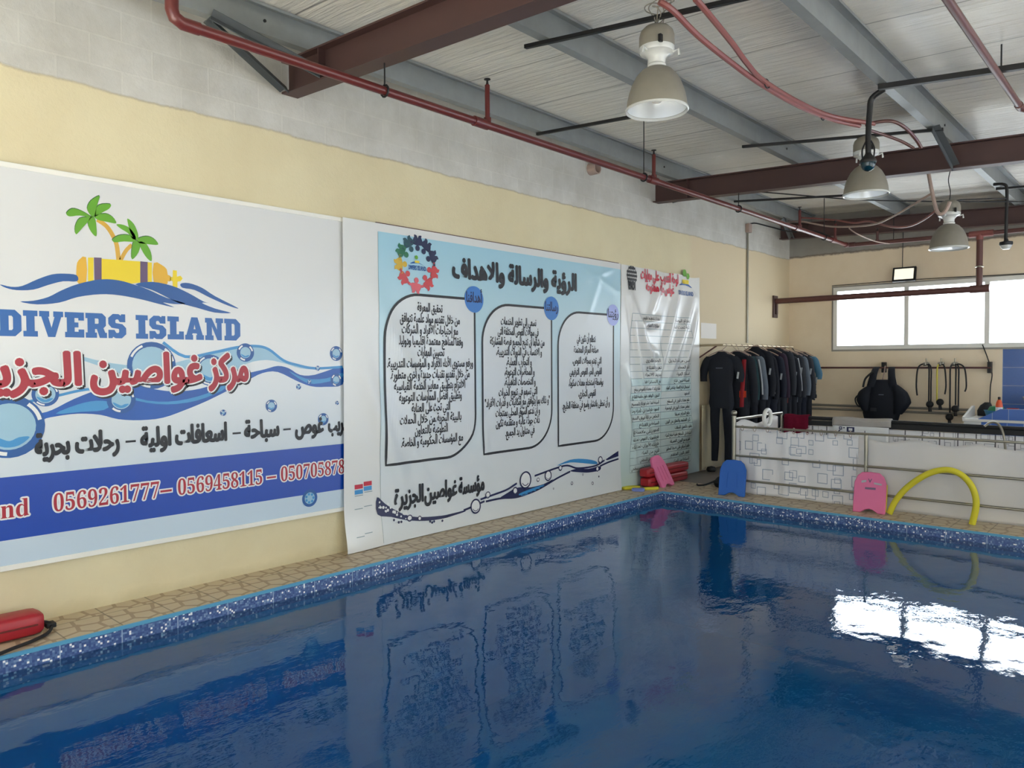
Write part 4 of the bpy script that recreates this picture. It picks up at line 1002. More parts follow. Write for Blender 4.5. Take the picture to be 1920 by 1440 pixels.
# ================================================================== hanging lamps
def lamp(x, y, zrim, ztop, label, s=1.0, loops=True):
    t = thing('pendant_lamp', label, 'lamp', (x, y, zrim), 'bell-shaped pendant lamps')
    c = (x, y, zrim); S = lambda pr: [(a * s, b * s) for a, b in pr]
    build('shade', MB().lathe(S([(.212, .012), (.212, .03), (.206, .075), (.195, .125), (.175, .182), (.147, .235), (.11, .277), (.078, .297), (.064, .302), (.06, .298), (.076, .292), (.106, .272), (.142, .231), (.170, .179), (.190, .123), (.201, .075), (.208, .03), (.208, .012)]), c, 40), MAT['lamp_grey'], t)
    rm = build('rim', MB().lathe(S([(.205, .004), (.215, -.004), (.223, .002), (.222, .012), (.212, .016), (.205, .012), (.205, .004)]), c, 40), MAT['lamp_white'], t)
    build('reflector', MB().lathe(S([(.205, .014), (.199, .075), (.187, .123), (.167, .178), (.139, .229), (.104, .268), (.07, .286), (.0, .288)]), c, 40), MAT['reflector'], t)
    build('bulb', MB().lathe(S([(0, .05), (.03, .06), (.045, .1), (.045, .15), (.03, .22), (.025, .276), (0, .28)]), c, 16), MAT['bulb'], t)
    build('collar', MB().lathe(S([(.062, .298), (.066, .318), (.058, .33), (.062, .365), (.085, .395), (.118, .405), (.124, .42), (.124, .44), (.1, .445), (0, .445)]), c, 32), MAT['lamp_white'], t)
    m = MB()
    for a in (0.4, 2.5, 4.6):
        d = Vector((math.cos(a), math.sin(a), 0)) * s; p = Vector(c) + Vector((0, 0, .40 * s))
        m = MB().tube([p + d*.11, p + d*.15 + Vector((0,0,.012*s)), p + d*.155 - Vector((0,0,.03*s))], .009 * s, 6)
        build('clip', m, MAT['lamp_white'], t)
    hs = build('ballast_housing', MB().lathe(S([(0, .44), (.122, .442), (.124, .46), (.123, .52), (.112, .555), (.085, .582), (.045, .597), (0, .6)]), c, 32), MAT['lamp_grey'], t)
    build('latch', MB().box((x + .08*s, y - .115*s, zrim + .43*s), (x + .1*s, y - .085*s, zrim + .48*s)), MAT['black_steel'], hs, smooth=False)
    top = zrim + .6 * s
    build('hook', MB().tube([(x, y, top - .005)] + [(x + .012*math.sin(k*.7), y, top + .004 + (ztop - top - .004) * k / 14) for k in range(1, 15)], .0055, 6), MAT['black_steel'], t)
    if loops:
        rr = random.Random(int(x * 100))
        for q in range(3):
            P = [(x, y, top - .004)]
            for k in range(1, 9):
                a = k * 1.0 + q * 2; P.append((x + (.04 + .05 * math.sin(k*.45)) * math.cos(a) + .02*q, y + (.07) * math.sin(a), top + .03 + .1 * math.sin(k * .4) + .012 * q))
            P.append((x, y, ztop - .02)); build('lead_wire', MB().tube(smooth_path(P, 4), .004, 6), MAT['wire'], t)
    return t
lamp(2.90, 4.50, 3.425, 4.04, 'largest pendant lamp, bell shade over the near end of the pool', .97)
lamp(3.10, 8.30, 3.435, 4.02, 'pendant lamp hanging in front of the middle rafter behind the camera pole', 1.02, False)
lamp(3.36, 10.7, 3.11, 4.24, 'smallest and lowest pendant lamp, above the window wall', 1.02, False)

# ================================================================== fire pipes
def pipe_tee(P, length, t, x, y, z, mat):
    """upright sprinkler on a stub"""
    s = build('riser_stub', MB().tube([(x, y, z), (x, y, z + length)], .021, 10).lathe([(.021, 0), (.032, 0), (.032, .05), (.021, .05)], (x, y, z + .01), 12), mat, t)
    build('sprinkler_head', MB().lathe([(.0, 0), (.016, 0), (.01, .015), (.008, .04), (.028, .045), (.028, .05), (0, .052)], (x, y, z + length), 10), MAT['black_steel'], s)
t = thing('sprinkler_pipe', 'red sprinkler pipe running along the banner wall below the rafters', 'pipe', (1.28, 1.9, 3.66))
XP, ZP = 1.28, 3.68
build('pipe_run', MB().tube(smooth_path([(XP, 1.9, roof_z(XP) - .01), (XP, 1.9, 3.9), (XP, 1.9, ZP + .06)], 3) + [(XP, 1.915, ZP + .025), (XP, 1.95, ZP)] + [(XP, 1.95 + (13.32 - 1.95) * k / 12, ZP) for k in range(1, 13)], .032, 12), MAT['red_pipe'], t)
build('elbow', MB().tube([(XP, 1.9, ZP + .16), (XP, 1.9, ZP + .06), (XP, 1.915, ZP + .022), (XP, 1.96, ZP), (XP, 2.06, ZP)], .038, 12), MAT['red_pipe'], t)
for y in (4.42, 7.08, 11.1, 12.6): build('coupling', MB().tube([(XP, y - .08, ZP), (XP, y + .08, ZP)], .041, 12), MAT['red_pipe'], t)
for y in (4.5, 7.1, 11.2, 12.7): pipe_tee(0, .33 if y < 5 else .28, t, XP, y, ZP, MAT['red_pipe'])
for y, zt in ((3.43, 3.90), (6.9, 4.31), (9.16, 3.89), (12.2, 4.3)):
    h = build('hanger_rod', MB().tube([(XP, y, ZP + .04), (XP, y, zt)], .006, 6), MAT['black_steel'], t)
    build('pipe_clamp', MB().tube([(XP + .042*math.cos(a), y, ZP + .042*math.sin(a)) for a in [k*math.pi/6 for k in range(12)]], .008, 6, closed=True), MAT['black_steel'], h)
YB = 13.32
t = thing('branch_pipe', 'brown sprinkler pipe crossing below the far rafter', 'pipe', (1.28, YB, 3.63))
build('pipe_run', MB().tube([(XP - .05, YB, ZP), (3.2, YB, 3.64), (7, YB, 3.6)], .036, 12), MAT['brown_pipe'], t)
build('corner_elbow', MB().tube([(XP, YB - .12, ZP), (XP, YB - .02, ZP), (XP + .02, YB, ZP), (XP + .12, YB, ZP)], .043, 12), MAT['brown_pipe'], t)
build('reducing_tee', MB().tube([(3.08, YB, 3.642), (3.4, YB, 3.638)], .05, 12).lathe([(.05, -.09), (.05, .0)], (3.22, YB, 3.64), 12), MAT['pink_hose'], t)
for x in (2.0, 5.0): build('hanger_rod', MB().tube([(x, YB, 3.66), (x, YB, 4.3)], .006, 6), MAT['black_steel'], t)
for x in (1.75, ): pipe_tee(0, .2, t, x, YB, 3.66, MAT['brown_pipe'])
t = thing('window_pipe', 'brown pipe crossing in front of the window, dropping from the branch', 'pipe', (0, YB, 2.8))
build('cross_pipe', MB().tube([(.03, YB, 2.8), (3.27, YB, 2.8)], .05, 14), MAT['brown_pipe'], t)
d = build('drop_pipe', MB().tube([(3.22, YB, 2.8), (3.22, YB, 3.62)], .045, 14), MAT['brown_pipe'], t)
build('pipe_clamp', MB().tube([(3.22 + .05*math.cos(k*math.pi/6), YB + .05*math.sin(k*math.pi/6), 3.14) for k in range(12)], .012, 6, closed=True), MAT['chrome'], d)
build('end_tee', MB().tube([(3.1, YB, 2.8), (3.36, YB, 2.8)], .062, 14), MAT['brown_pipe'], t)
build('wall_bracket', MB().box((.001, YB - .09, 2.5), (.03, YB + .09, 2.9)).box((.03, YB - .03, 2.56), (.06, YB + .03, 2.75)), MAT['steel_brown'], t, smooth=False, bevel=.004)
t = thing('overhead_pipe', 'brown sprinkler pipe overhead at the right, ending in a droplet elbow', 'pipe', (4.5, 7.9, 3.9))
build('pipe_run', MB().tube([(4.5, ROOM_Y0 + .1, 3.92), (4.5, 7.9, 3.92)], .027, 12), MAT['brown_pipe'], t)
build('end_elbow', MB().tube([(4.5, 7.8, 3.92), (4.5, 7.9, 3.92), (4.53, 7.93, 3.91), (4.6, 7.94, 3.9), (6.0, 7.94, 3.85)], .034, 10), MAT['brown_pipe'], t)
build('hanger_rod', MB().tube([(4.5, 7.0, 3.94), (4.5, 7.0, roof_z(4.5) - .005)], .006, 6), MAT['black_steel'], t)

# stub of pipe in the wall
y, z = wall(1110, 317)
tag(build('wall_pipe_stub', MB().lathe([(.0, .02), (.06, .02), (.06, .12), (.075, .12), (.075, .0), (0, .0)], (.0, y, z), 20, axis=(1, 0, 0)), MAT['white_hose'], origin=(0, y, z)), 'short round vent pipe poking out high on the block wall', 'pipe')

# ================================================================== sagging conduits
def hose(name, pts, r, mat, label, cat, group=None, n=8):
    P = smooth_path(pts, 6); return tag(build(name, MB().tube(P, r, n), MAT[mat], origin=tuple(P[0])), label, cat, group)
def hz(l, z): return [at_z(a, b, zz) for (a, b), zz in zip(l, z)]
h1 = hz([(1236, 3), (1262, 20), (1310, 68), (1372, 118), (1430, 160), (1500, 200), (1560, 224), (1612, 236)], [4.03, 4.0, 3.98, 3.97, 3.97, 3.98, 4.0, 3.99])
h2 = hz([(1304, -2), (1325, 22), (1372, 80), (1400, 118), (1432, 152), (1500, 193), (1560, 218), (1640, 232)], [4.03, 4.01, 4.0, 3.99, 3.985, 3.995, 4.01, 3.99])
hose('flexible_conduit', h1, .021, 'pink_hose', 'pink flexible conduit sagging lower, over the largest lamp hook', 'conduit', 'pink conduits under the roof')
hose('flexible_conduit', h2, .021, 'pink_hose', 'pink flexible conduit sagging from above, tied to its twin', 'conduit', 'pink conduits under the roof')
for a, b, z in ((1438, 157, 3.98), (1542, 218, 4.0)):
    p = at_z(a, b, z); tag(build('cable_tie', MB().tube([p + Vector((.0, .05*math.cos(k*math.pi/6), .035*math.sin(k*math.pi/6))) for k in range(12)], .005, 6, closed=True), MAT['black_rubber'], origin=tuple(p)), 'black tie round the pink conduits, %s' % ('nearer the large lamp' if a < 1500 else 'nearer the black pole'), 'cable tie')
hose('looped_conduit', hz([(1622, 234), (1650, 228), (1675, 228), (1698, 240), (1718, 262), (1727, 277)], [3.99, 4.0, 3.99, 3.95, 3.88, 3.82]), .017, 'brown_pipe', 'brown conduit arching over black pole into the middle rafter', 'conduit')
hose('looped_conduit', hz([(1626, 243), (1655, 252), (1690, 265), (1713, 278)], [3.96, 3.94, 3.89, 3.83]), .015, 'brown_pipe', 'brown conduit below the arching one beside the middle rafter', 'conduit')
yy = 10.2
hose('looped_conduit', [at_y(a, b, yy) for a, b in ((1741, 325), (1746, 352), (1752, 380), (1758, 398), (1766, 401), (1775, 392), (1781, 378))], .022, 'white_hose', 'pale conduit hooked down in front of the smallest lamp', 'conduit')
hose('sagging_cable', [at_y(a, b, y) for a, b, y in ((1745, 364, 10.2), (1710, 385, 10.4), (1670, 408, 10.8), (1630, 422, 11.5), (1560, 425, 12.3), (1500, 415, 12.9), (1470, 418, 13.2))], .014, 'white_hose', 'pale cable swooping from the low lamp to the wall corner', 'cable')
hose('sagging_cable', [at_y(a, b, y) for a, b, y in ((1757, 392, 10.2), (1735, 410, 10.5), (1705, 424, 11.0), (1670, 425, 11.6), (1630, 415, 12.2), (1600, 418, 12.6), (1560, 412, 12.9), (1500, 408, 13.2))], .014, 'pink_hose', 'pinkish cable dipping lowest between the lamp and corner', 'cable')
hose('sagging_cable', [at_y(a, b, y) for a, b, y in ((1592, 428, 12.6), (1606, 438, 12.6), (1640, 452, 13.0), (1668, 457, 13.3))], .01, 'white_hose', 'short pale cable hanging down onto the branch pipe', 'cable')
hose('slack_wire', [at_y(a, b, y) for a, b, y in ((1416, 359, 9.35), (1500, 366, 9.6), (1600, 374, 10.0), (1700, 377, 10.6), (1800, 378, 11.0), (1925, 378, 11.5))], .008, 'black_rubber', 'thin black wire stretched from the middle rafter across the roof', 'wire')
hose('slack_wire', [at_y(a, b, y) for a, b, y in ((1783, 381, 10.7), (1800, 375, 10.8), (1850, 373, 11.0), (1886, 372, 11.25))], .008, 'black_rubber', 'thin black wire joining the smallest lamp to the far camera pole', 'wire')
# conduit drop on the wall by the racks
y, _ = wall(1403, 500)
t = thing('wall_conduit', 'grey vertical conduit with junction box above the wetsuits', 'conduit', (0, y, 2.0))
build('tube', MB().tube([(.02, y, 2.02), (.02, y, 3.95)], .016, 8), MAT['chrome'], t)
build('junction_box', MB().box((.002, y - .06, 3.9), (.07, y + .06, 4.05)), MAT['white_hose'], t, smooth=False, bevel=.006)
build('lead_wire', MB().tube(smooth_path([(.04, y + .03, 4.05), (.1, y + .15, 4.07), (.3, y + .3, 4.0), (.6, y + .4, 3.9), (1.0, y + .45, 3.86), (1.24, y + .5, 3.73)], 5), .012, 6), MAT['black_rubber'], t)

# ================================================================== cameras on poles
t = thing('ceiling_camera', 'dome camera with teal lens on the black pole from the purlin', 'camera', (3.53, 6.95, 3.38))
build('pole', MB().tube(smooth_path([(3.66, 6.93, 4.03), (3.56, 6.94, 3.98), (3.54, 6.95, 3.88), (3.53, 6.95, 3.7), (3.53, 6.95, 3.5)], 4), .024, 10), MAT['black_steel'], t)
build('dome_housing', MB().lathe([(.022, .12), (.03, .1), (.05, .075), (.066, .055), (.07, .04), (.066, .03), (0, .03)], (3.53, 6.95, 3.4), 24), MAT['black_steel'], t)
build('lens_dome', MB().lathe([(.06, .03), (.058, .0), (.045, -.025), (.02, -.04), (0, -.044)], (3.53, 6.95, 3.4), 24), MAT['cctv_lens'], t)
for k in (-1, 1): build('lead_wire', MB().tube(smooth_path([(3.53 + .02*k, 6.95, 3.62), (3.53 + .05*k, 6.95, 3.55), (3.53 + .045*k, 6.95, 3.46)], 4), .007, 6), MAT['black_rubber'], t)
t = thing('ceiling_camera', 'small white dome camera on thin black pole at the far right', 'camera', (3.84, 11.6, 3.15))
x, y = 3.83, 11.6
build('pole', MB().tube(smooth_path([(3.68, 11.6, 4.02), (3.8, 11.6, 4.0), (3.83, 11.6, 3.92), (3.83, 11.6, 3.6), (3.825, 11.6, 3.28)], 4), .02, 8), MAT['black_steel'], t)
build('dome_housing', MB().lathe([(.0, .13), (.02, .13), (.03, .1), (.075, .09), (.078, .06), (.07, .045), (0, .045)], (x, y, 3.16), 20), MAT['black_steel'], t)
build('lens_dome', MB().lathe([(.064, .046), (.06, .02), (.04, -.005), (0, -.012)], (x, y, 3.16), 20), MAT['lamp_white'], t)
# flood light on the back wall
t = thing('flood_light', 'lit rectangular flood light on the wall above the window', 'lamp', (2.02, 13.9, 3.17))
rt = Matrix.Rotation(math.radians(-14), 3, 'X'); pv = (2.02, 13.88, 3.17)
build('housing', MB().box((1.838, 13.86, 3.044), (2.202, 13.91, 3.296), rt, pv), MAT['black_steel'], t, bevel=.006, smooth=False)
build('lit_glass', MB().box((1.872, 13.852, 3.078), (2.168, 13.8595, 3.262), rt, pv), MAT['flood'], t, smooth=False)
build('bracket', MB().tube([(1.9, 13.995, 3.2), (1.9, 13.9, 3.16)], .01, 6).tube([(2.14, 13.995, 3.2), (2.14, 13.9, 3.16)], .01, 6), MAT['black_steel'], t)
build('lead_wire', MB().tube(smooth_path([(1.98, 13.92, 3.3), (1.97, 13.96, 3.5), (1.97, 13.98, 3.8), (1.97, 13.97, 4.2)], 4), .006, 6), MAT['black_rubber'], t)
hose('wall_wire', [at_y(a, b, 13.97) for a, b in ((1560, 536), (1650, 529), (1750, 522), (1850, 517), (1935, 513))], .006, 'black_rubber', 'thin wire running along the top of the window', 'wire')

# ================================================================== wetsuit rack
RX, RZ, RY0, RY1 = .42, 1.955, 10.43, 13.12
t = thing('wetsuit_rack', 'metal hanging rail on wall brackets carrying the wetsuits', 'rack', (0, RY0, RZ))
build('rail', MB().tube([(RX, RY0, RZ), (RX, RY1, RZ)], .016, 10), MAT['brass'], t)
for y in (RY0 + .04, RY1 - .05):
    b = build('bracket_arm', MB().tube([(.0, y, RZ), (RX, y, RZ)], .018, 8), MAT['brass'], t)
    build('strut', MB().tube([(.0, y, RZ - .2), (RX * .75, y, RZ - .01)], .012, 8), MAT['brown_pipe'], b)
    build('end_knob', MB().lathe([(0, -.02), (.03, -.02), (.036, 0), (.03, .02), (0, .02)], (.02, y, RZ), 12, axis=(1, 0, 0)), MAT['brass'], b)
def ell(cx, cy, z, rx, ry, n=16): return [(cx + rx*math.cos(2*math.pi*k/n), cy + ry*math.sin(2*math.pi*k/n), z) for k in range(n)]
def wetsuit(y, label, main='neoprene', side=None, sleeve=None, stripe=None, long=True, full=True, jx=0.0, dz=0.0, w=1.0, leg_end=.2):
    rr = random.Random(int(y * 1000)); x = RX + jx; top = RZ - .1 + dz
    t = thing('wetsuit', label, 'wetsuit', (x, y, RZ), 'wetsuits on the rail')
    build('hanger', MB().tube(smooth_path([(RX - .018, y, RZ - .004), (RX, y, RZ + .0195), (RX + .021, y, RZ + .004), (RX + .018 + jx*.3, y, RZ - .03), (x, y, top + .015)], 4), .004, 6).tube(smooth_path([(x - .19*w, y, top - .06), (x, y, top + .015), (x + .19*w, y, top - .06)], 5), .009, 6), MAT['white_hose'], t)
    T_ = [(0.0, .05, .03), (-.03, .09, .035), (-.075, .19, .04), (-.14, .21, .05), (-.3, .19, .06), (-.5, .165, .055), (-.66, .175, .06), (-.78, .185, .062), (-.86, .17, .06)]
    build('torso', MB().loft([ell(x + rr.uniform(-.008, .008), y, top + a, b * w, c) for a, b, c in T_]), MAT[main], t)
    L = (.62 if long else .3) + rr.uniform(-.04, .04)
    for s in (-1, 1):
        P = [(x + s*.14*w, y, top - .07), (x + s*.2*w, y + .005, top - .13), (x + s*.245*w, y, top - .13 - L*.35), (x + s*(.275 if long else .28)*w, y + rr.uniform(-.02, .02), top - .13 - L*.7), (x + s*.27*w, y + rr.uniform(-.03, .03), top - .13 - L)]
        q = smooth_path(P, 3); n = len(q)
        secs = [ell(p.x, p.y, p.z, (.085 - .035 * i / n) * w, .042 - .012 * i / n, 12) for i, p in enumerate(q)]
        build('sleeve', MB().loft(secs), MAT[sleeve or side or main], t)
        e0 = top - .78; end = leg_end if full else e0 - .35
        P = [(x + s*.085*w, y, e0), (x + s*.095*w, y, e0 - (e0-end)*.3), (x + s*.095*w + rr.uniform(-.015, .015), y + rr.uniform(-.02, .02), e0 - (e0-end)*.65), (x + s*.1*w, y + rr.uniform(-.02, .02), end)]
        q = smooth_path(P, 4); n = len(q)
        build('leg', MB().loft([ell(p.x, p.y, p.z, .088 - .04*i/n, .05 - .015*i/n, 12) for i, p in enumerate(q)]), MAT[main], t)
    if side:
        for s in (-1, 1):
            P = [(x + s*.13*w, y - .045, top - .12), (x + s*.125*w, y - .062, top - .35), (x + s*.11*w, y - .062, top - .6), (x + s*.1*w, y - .06, top - .84)]
            q = smooth_path(P, 4); build('side_panel', MB().loft([ell(p.x, p.y + .012, p.z, .035, .016, 10) for p in q]), MAT[side], t)
    if stripe:
        q = smooth_path([(x + .2*w, y - .045, top - .12), (x + .235*w, y - .045, top - .3), (x + .262*w, y - .05, top - .5), (x + .27*w, y - .05, top - .66)], 4)
        build('sleeve_stripe', MB().tube(q, .014, 6), MAT[stripe], t)
    if rr.random() < .6:
        p = (x + .262*w, y - .055, top - .3 - rr.random() * .2)
        build('sleeve_logo', MB().box((p[0] - .014, p[1] - .004, p[2] - .05), (p[0] + .014, p[1] + .002, p[2] + .05), Matrix.Rotation(.15, 3, 'Y'), p), MAT['s_white'], t, smooth=False)
    return t
m0 = wetsuit(10.55, 'all-black short-sleeved wetsuit at the front of the rail, by the banner', long=False, w=1.12, leg_end=.18, jx=-.07)
build('chest_print', MB().box((RX - .13, 10.485, 1.6), (RX - .02, 10.49, 1.612)), MAT['s_grey'], m0, smooth=False)
wetsuit(10.72, 'wetsuit with red sleeves and orange cuff just behind the front black one', 'neoprene', 's_red', 'neoprene', None, True, False, .1)
wr = bpy.data.objects['wetsuit.001']
build('orange_cuff', MB().box((RX + .17, 10.66, 1.16), (RX + .27, 10.665, 1.26)).box((RX + .255, 10.66, 1.16), (RX + .26, 10.70, 1.26)), MAT['s_orange'], wr, smooth=False)
wetsuit(10.88, 'black wetsuit with dark teal side panels, third on the rail', 'neoprene', 's_teal', None, None, True, True, .06, leg_end=.1)
wetsuit(11.08, 'wetsuit with pale grey sleeves near the left of the rail', 'neoprene', None, 's_grey', 's_white', True, True, .1)
wetsuit(11.28, 'black hooded-collar wetsuit standing high, before the white striped one', 'neoprene', None, None, None, True, True, .14, .08)
wetsuit(11.48, 'black wetsuit with thin white sleeve stripe mid-rail', 'neoprene', None, None, 's_white', True, True, .12)
wetsuit(11.66, 'dark navy wetsuit mid-rail beside the white-striped one', 's_navy', None, None, None, True, True, .16)
wetsuit(11.84, 'wetsuit with purple sleeves and panels mid-rail', 'neoprene', 's_purple', None, None, True, True, .14, .05)
wetsuit(12.02, 'dark grey wetsuit with high shoulders past the purple one', 's_dgrey', None, None, None, True, True, .18, .07)
wetsuit(12.2, 'black wetsuit with rust lower panels past the grey one', 'neoprene', 's_rust', 'neoprene', None, True, True, .18)
wetsuit(12.38, 'wetsuit with long white piping down its sleeve', 'neoprene', None, 's_dgrey', 's_white', True, True, .2, .02)
wetsuit(12.56, 'black wetsuit with grey side panels toward the far end', 'neoprene', 's_grey', None, None, True, True, .2)
wetsuit(12.74, 'plain dark wetsuit second from the corner end', 's_navy', None, 's_dgrey', None, True, True, .22)
m1 = wetsuit(12.94, 'black wetsuit with sky-blue shoulders at the corner end', 'neoprene', None, 's_sky', None, False, True, .24)
# diving gloves/gear bundle hung past the last suit
t = thing('gear_bundle', 'bundle of black straps and buckles hung at the corner end of rail', 'dive gear', (.80, 13.05, 1.0))
for k in range(5):
    a = k * 1.3; build('strap', MB().tube([(.80 + .05*math.cos(q*(1 + .13*k) + a), 13.05 + .04*math.sin(q*1.3 + a), 1.3 - (.035 + .006*k)*q + .03*math.sin(q*2 + k)) for q in [i*.55 for i in range(10)]], .014, 6), MAT['black_rubber' if k % 2 else 's_dgrey'], t)
build('hanging_cord', MB().tube([(.80, 13.05, 1.28), (.72, 13.02, 1.6), (RX + .02, 13.03, RZ - .01)], .008, 6), MAT['black_rubber'], t)
# cream cloth hung on the wall under the suits
m = MB(); m.keep = True
m.grid(lambda u, v: (.05 + .02 * math.sin(u * 34) * (1 - .4*v), 10.5 + 1.5 * u, .03 + 1.0 * v), 70, 12)
tag(build('wall_curtain', m, MAT['cream_cloth'], origin=(0, 10.5, 0), solid=.004), 'pleated cream curtain against the wall beneath the wetsuits', 'curtain')
tag(build('curtain_weight', MB().lathe([(0, 0), (.06, 0), (.075, .03), (.06, .07), (0, .085)], (.16, 10.6, 0), 14), MAT['black_rubber'], origin=(.16, 10.6, 0)), 'dark round lump on the floor at the cream curtain', 'weight')

# ================================================================== rails and gear on the back wall
t = thing('gear_rail', 'long dark pipe rail on the back wall below the window', 'rail', (1.7, 13.87, 1.58))
build('pipe', MB().tube([(.1, 13.87, 1.585), (3.3, 13.87, 1.585)], .016, 10), MAT['brown_pipe'], t)
for x in (.3, 1.7, 3.27):
    build('bracket', MB().box((x - .025, 13.86, 1.5), (x + .025, 13.999, 1.68)), MAT['black_steel'], t, smooth=False, bevel=.006)
for z, lb in ((.9, 'upper grey water pipe low on the back wall'), (.83, 'lower grey water pipe low on the back wall')):
    tag(build('water_pipe', MB().tube([(.02, 13.97, z), (3.0, 13.97, z)], .02, 8), MAT['lamp_grey'], origin=(.02, 13.97, z)), lb, 'pipe', 'water pipes on the back wall')
# buoyancy vest
VX, VY = 1.74, 13.72
t = thing('buoyancy_vest', 'bulky black diving vest hanging from the back wall rail', 'vest', (VX, VY, .62))
def blob(name, P, R, mat, par):
    q = smooth_path(P, 4); n = len(q); secs = []
    for i, p in enumerate(q):
        f = i / (n - 1) * (len(R) - 1); k = min(int(f), len(R) - 2); g = f - k
        rx = R[k][0]*(1-g) + R[k+1][0]*g; ry = R[k][1]*(1-g) + R[k+1][1]*g
        secs.append(ell(p.x, p.y, p.z, rx, ry, 18))
    return build(name, MB().loft(secs), MAT[mat], par)
blob('back_pack', [(VX, VY, 1.38), (VX, VY, 1.25), (VX, VY, 1.0), (VX - .02, VY, .8), (VX - .02, VY, .62)], [(.12, .05), (.22, .09), (.31, .12), (.3, .11), (.25, .08)], 'neoprene', t)
blob('side_pocket', [(VX - .2, VY - .03, 1.27), (VX - .27, VY - .05, 1.17), (VX - .29, VY - .05, 1.02), (VX - .25, VY - .04, .84)], [(.04, .04), (.1, .08), (.12, .09), (.06, .05)], 'neoprene', t)
blob('side_pocket', [(VX + .2, VY - .03, 1.3), (VX + .29, VY - .05, 1.17), (VX + .32, VY - .05, 1.0), (VX + .25, VY - .04, .8)], [(.04, .04), (.11, .09), (.14, .1), (.07, .06)], 'neoprene', t)
for s in (-1, 1): blob('shoulder_strap', [(VX + s*.12, VY + .1, 1.6), (VX + s*.13, VY + .03, 1.55), (VX + s*.15, VY - .03, 1.42), (VX + s*.17, VY - .05, 1.25)], [(.05, .03), (.055, .025), (.06, .03), (.08, .03)], 'neoprene', t)
build('waist_strap', MB().tube(smooth_path([(VX - .33, VY - .06, 1.15), (VX - .42, VY - .08, 1.05), (VX - .38, VY - .08, .93), (VX - .28, VY - .08, .9)], 5), .012, 6), MAT['black_rubber'], t)
build('inflator_hose', MB().tube(smooth_path([(VX - .14, VY - .05, 1.52), (VX - .26, VY - .06, 1.4), (VX - .3, VY - .06, 1.25)], 5), .017, 8), MAT['black_rubber'], t)
build('badge', MB().box((VX - .03, VY - .125, 1.12), (VX + .05, VY - .118, 1.135)), MAT['s_grey'], t, smooth=False)
build('buckle', MB().box((VX - .16, VY - .13, .84), (VX - .06, VY - .11, .9)), MAT['s_dgrey'], t, smooth=False, bevel=.006)
build('hanger', MB().tube(smooth_path([(VX, 13.87, 1.61), (VX, 13.84, 1.6), (VX, VY + .08, 1.5), (VX, VY, 1.39)], 4), .01, 6), MAT['white_hose'], t)
# regulator sets
def regulator(x, label, hoses, seconds):
    t = thing('regulator_set', label, 'regulator', (x, 13.83, .9), 'regulator sets on the rail')
    build('first_stage', MB().lathe([(0, -.045), (.03, -.045), (.035, -.01), (.026, .0), (.03, .02), (.02, .045), (0, .05)], (x, 13.84, 1.65), 14, axis=(1, 0, .2)).tube([(x, 13.84, 1.66), (x, 13.84, 1.74)], .012, 8), MAT['chrome'], t)
    for dx, z, mat, bow in hoses:
        P = [(x, 13.83, 1.64), (x + dx*.6, 13.82, 1.64), (x + dx + bow*.4, 13.81, 1.56), (x + dx + bow, 13.81, 1.3), (x + dx + bow*.5, 13.81, z)]
        build('hose', MB().tube(smooth_path(P, 5), .012, 8), MAT[mat], t)
    for dx, z in seconds:
        s = build('second_stage', MB().lathe([(0, -.03), (.05, -.03), (.058, -.01), (.05, .02), (.03, .035), (0, .035)], (x + dx, 13.78, z), 16, axis=(0, -1, .1)), MAT['black_rubber'], t)
        build('mouthpiece', MB().tube([(x + dx, 13.78, z - .04), (x + dx + .01, 13.77, z - .12)], [.022, .028], 8), MAT['black_rubber'], s)
regulator(2.38, 'black-hosed regulator set hanging nearest the diving vest', [(-.11, 1.12, 'black_rubber', -.03), (.05, 1.0, 'black_rubber', 0), (.08, .95, 'black_rubber', 0)], [(.07, .98)])
regulator(2.6, 'regulator set with one yellow hose, between two black sets', [(-.05, 1.02, 'yellow_hose', 0), (.05, 1.15, 'black_rubber', .03)], [(.0, 1.02)])
regulator(2.8, 'regulator set nearest the wash counter, with the longest hoses', [(-.06, .85, 'black_rubber', 0), (.02, .98, 'black_rubber', 0), (.06, .88, 'black_rubber', 0), (.13, 1.2, 'black_rubber', .04)], [(.02, .92), (-.06, .78)])
hose('wall_wire', [at_y(a, b, 13.97) for a, b in ((1842, 646), (1852, 672), (1860, 700), (1857, 725), (1856, 756))], .008, 'black_rubber', 'dark cable hanging down the wall from the window corner', 'wire')
# wash counter
t = thing('wash_counter', 'blue-tiled wash counter with white end standing by the back wall', 'counter', (3.6, 13.2, 0))
build('white_end', MB().box((3.16, 12.7, 0), (3.38, 13.99, .8)), MAT['white_ceramic'], t, smooth=False)
build('body', MB().box((3.38, 12.7, 0), (4.9, 13.99, .8)), MAT['counter_tile'], t, smooth=False)
build('worktop', MB().box((3.14, 12.68, .8), (4.9, 13.99, .84)), MAT['white_ceramic'], t, smooth=False, bevel=.005)
build('end_upstand', MB().prism([(12.68, .84), (13.4, .84), (13.4, 1.0), (13.3, 1.0), (12.68, .86)], 'x', 3.14, 3.17), MAT['white_ceramic'], t, smooth=False)
build('front_upstand', MB().prism([(3.34, .84), (4.9, .84), (4.9, 1.02), (3.62, 1.0)], 'y', 12.68, 12.72), MAT['counter_tile'], t, smooth=False)
CT = .841
tag(build('black_bootie', MB().loft([ell(3.285, 13.5, CT, .1, .07), ell(3.28, 13.5, CT + .08, .1, .08), ell(3.3, 13.5, CT + .16, .08, .06), ell(3.32, 13.5, CT + .21, .04, .035)]), MAT['black_rubber'], origin=(3.27, 13.2, CT)), 'black rubber bootie standing on the white end of counter', 'boot')
t = thing('plastic_basin', 'blue plastic basin on the counter beside the orange bottle', 'basin', (3.44, 13.25, CT))
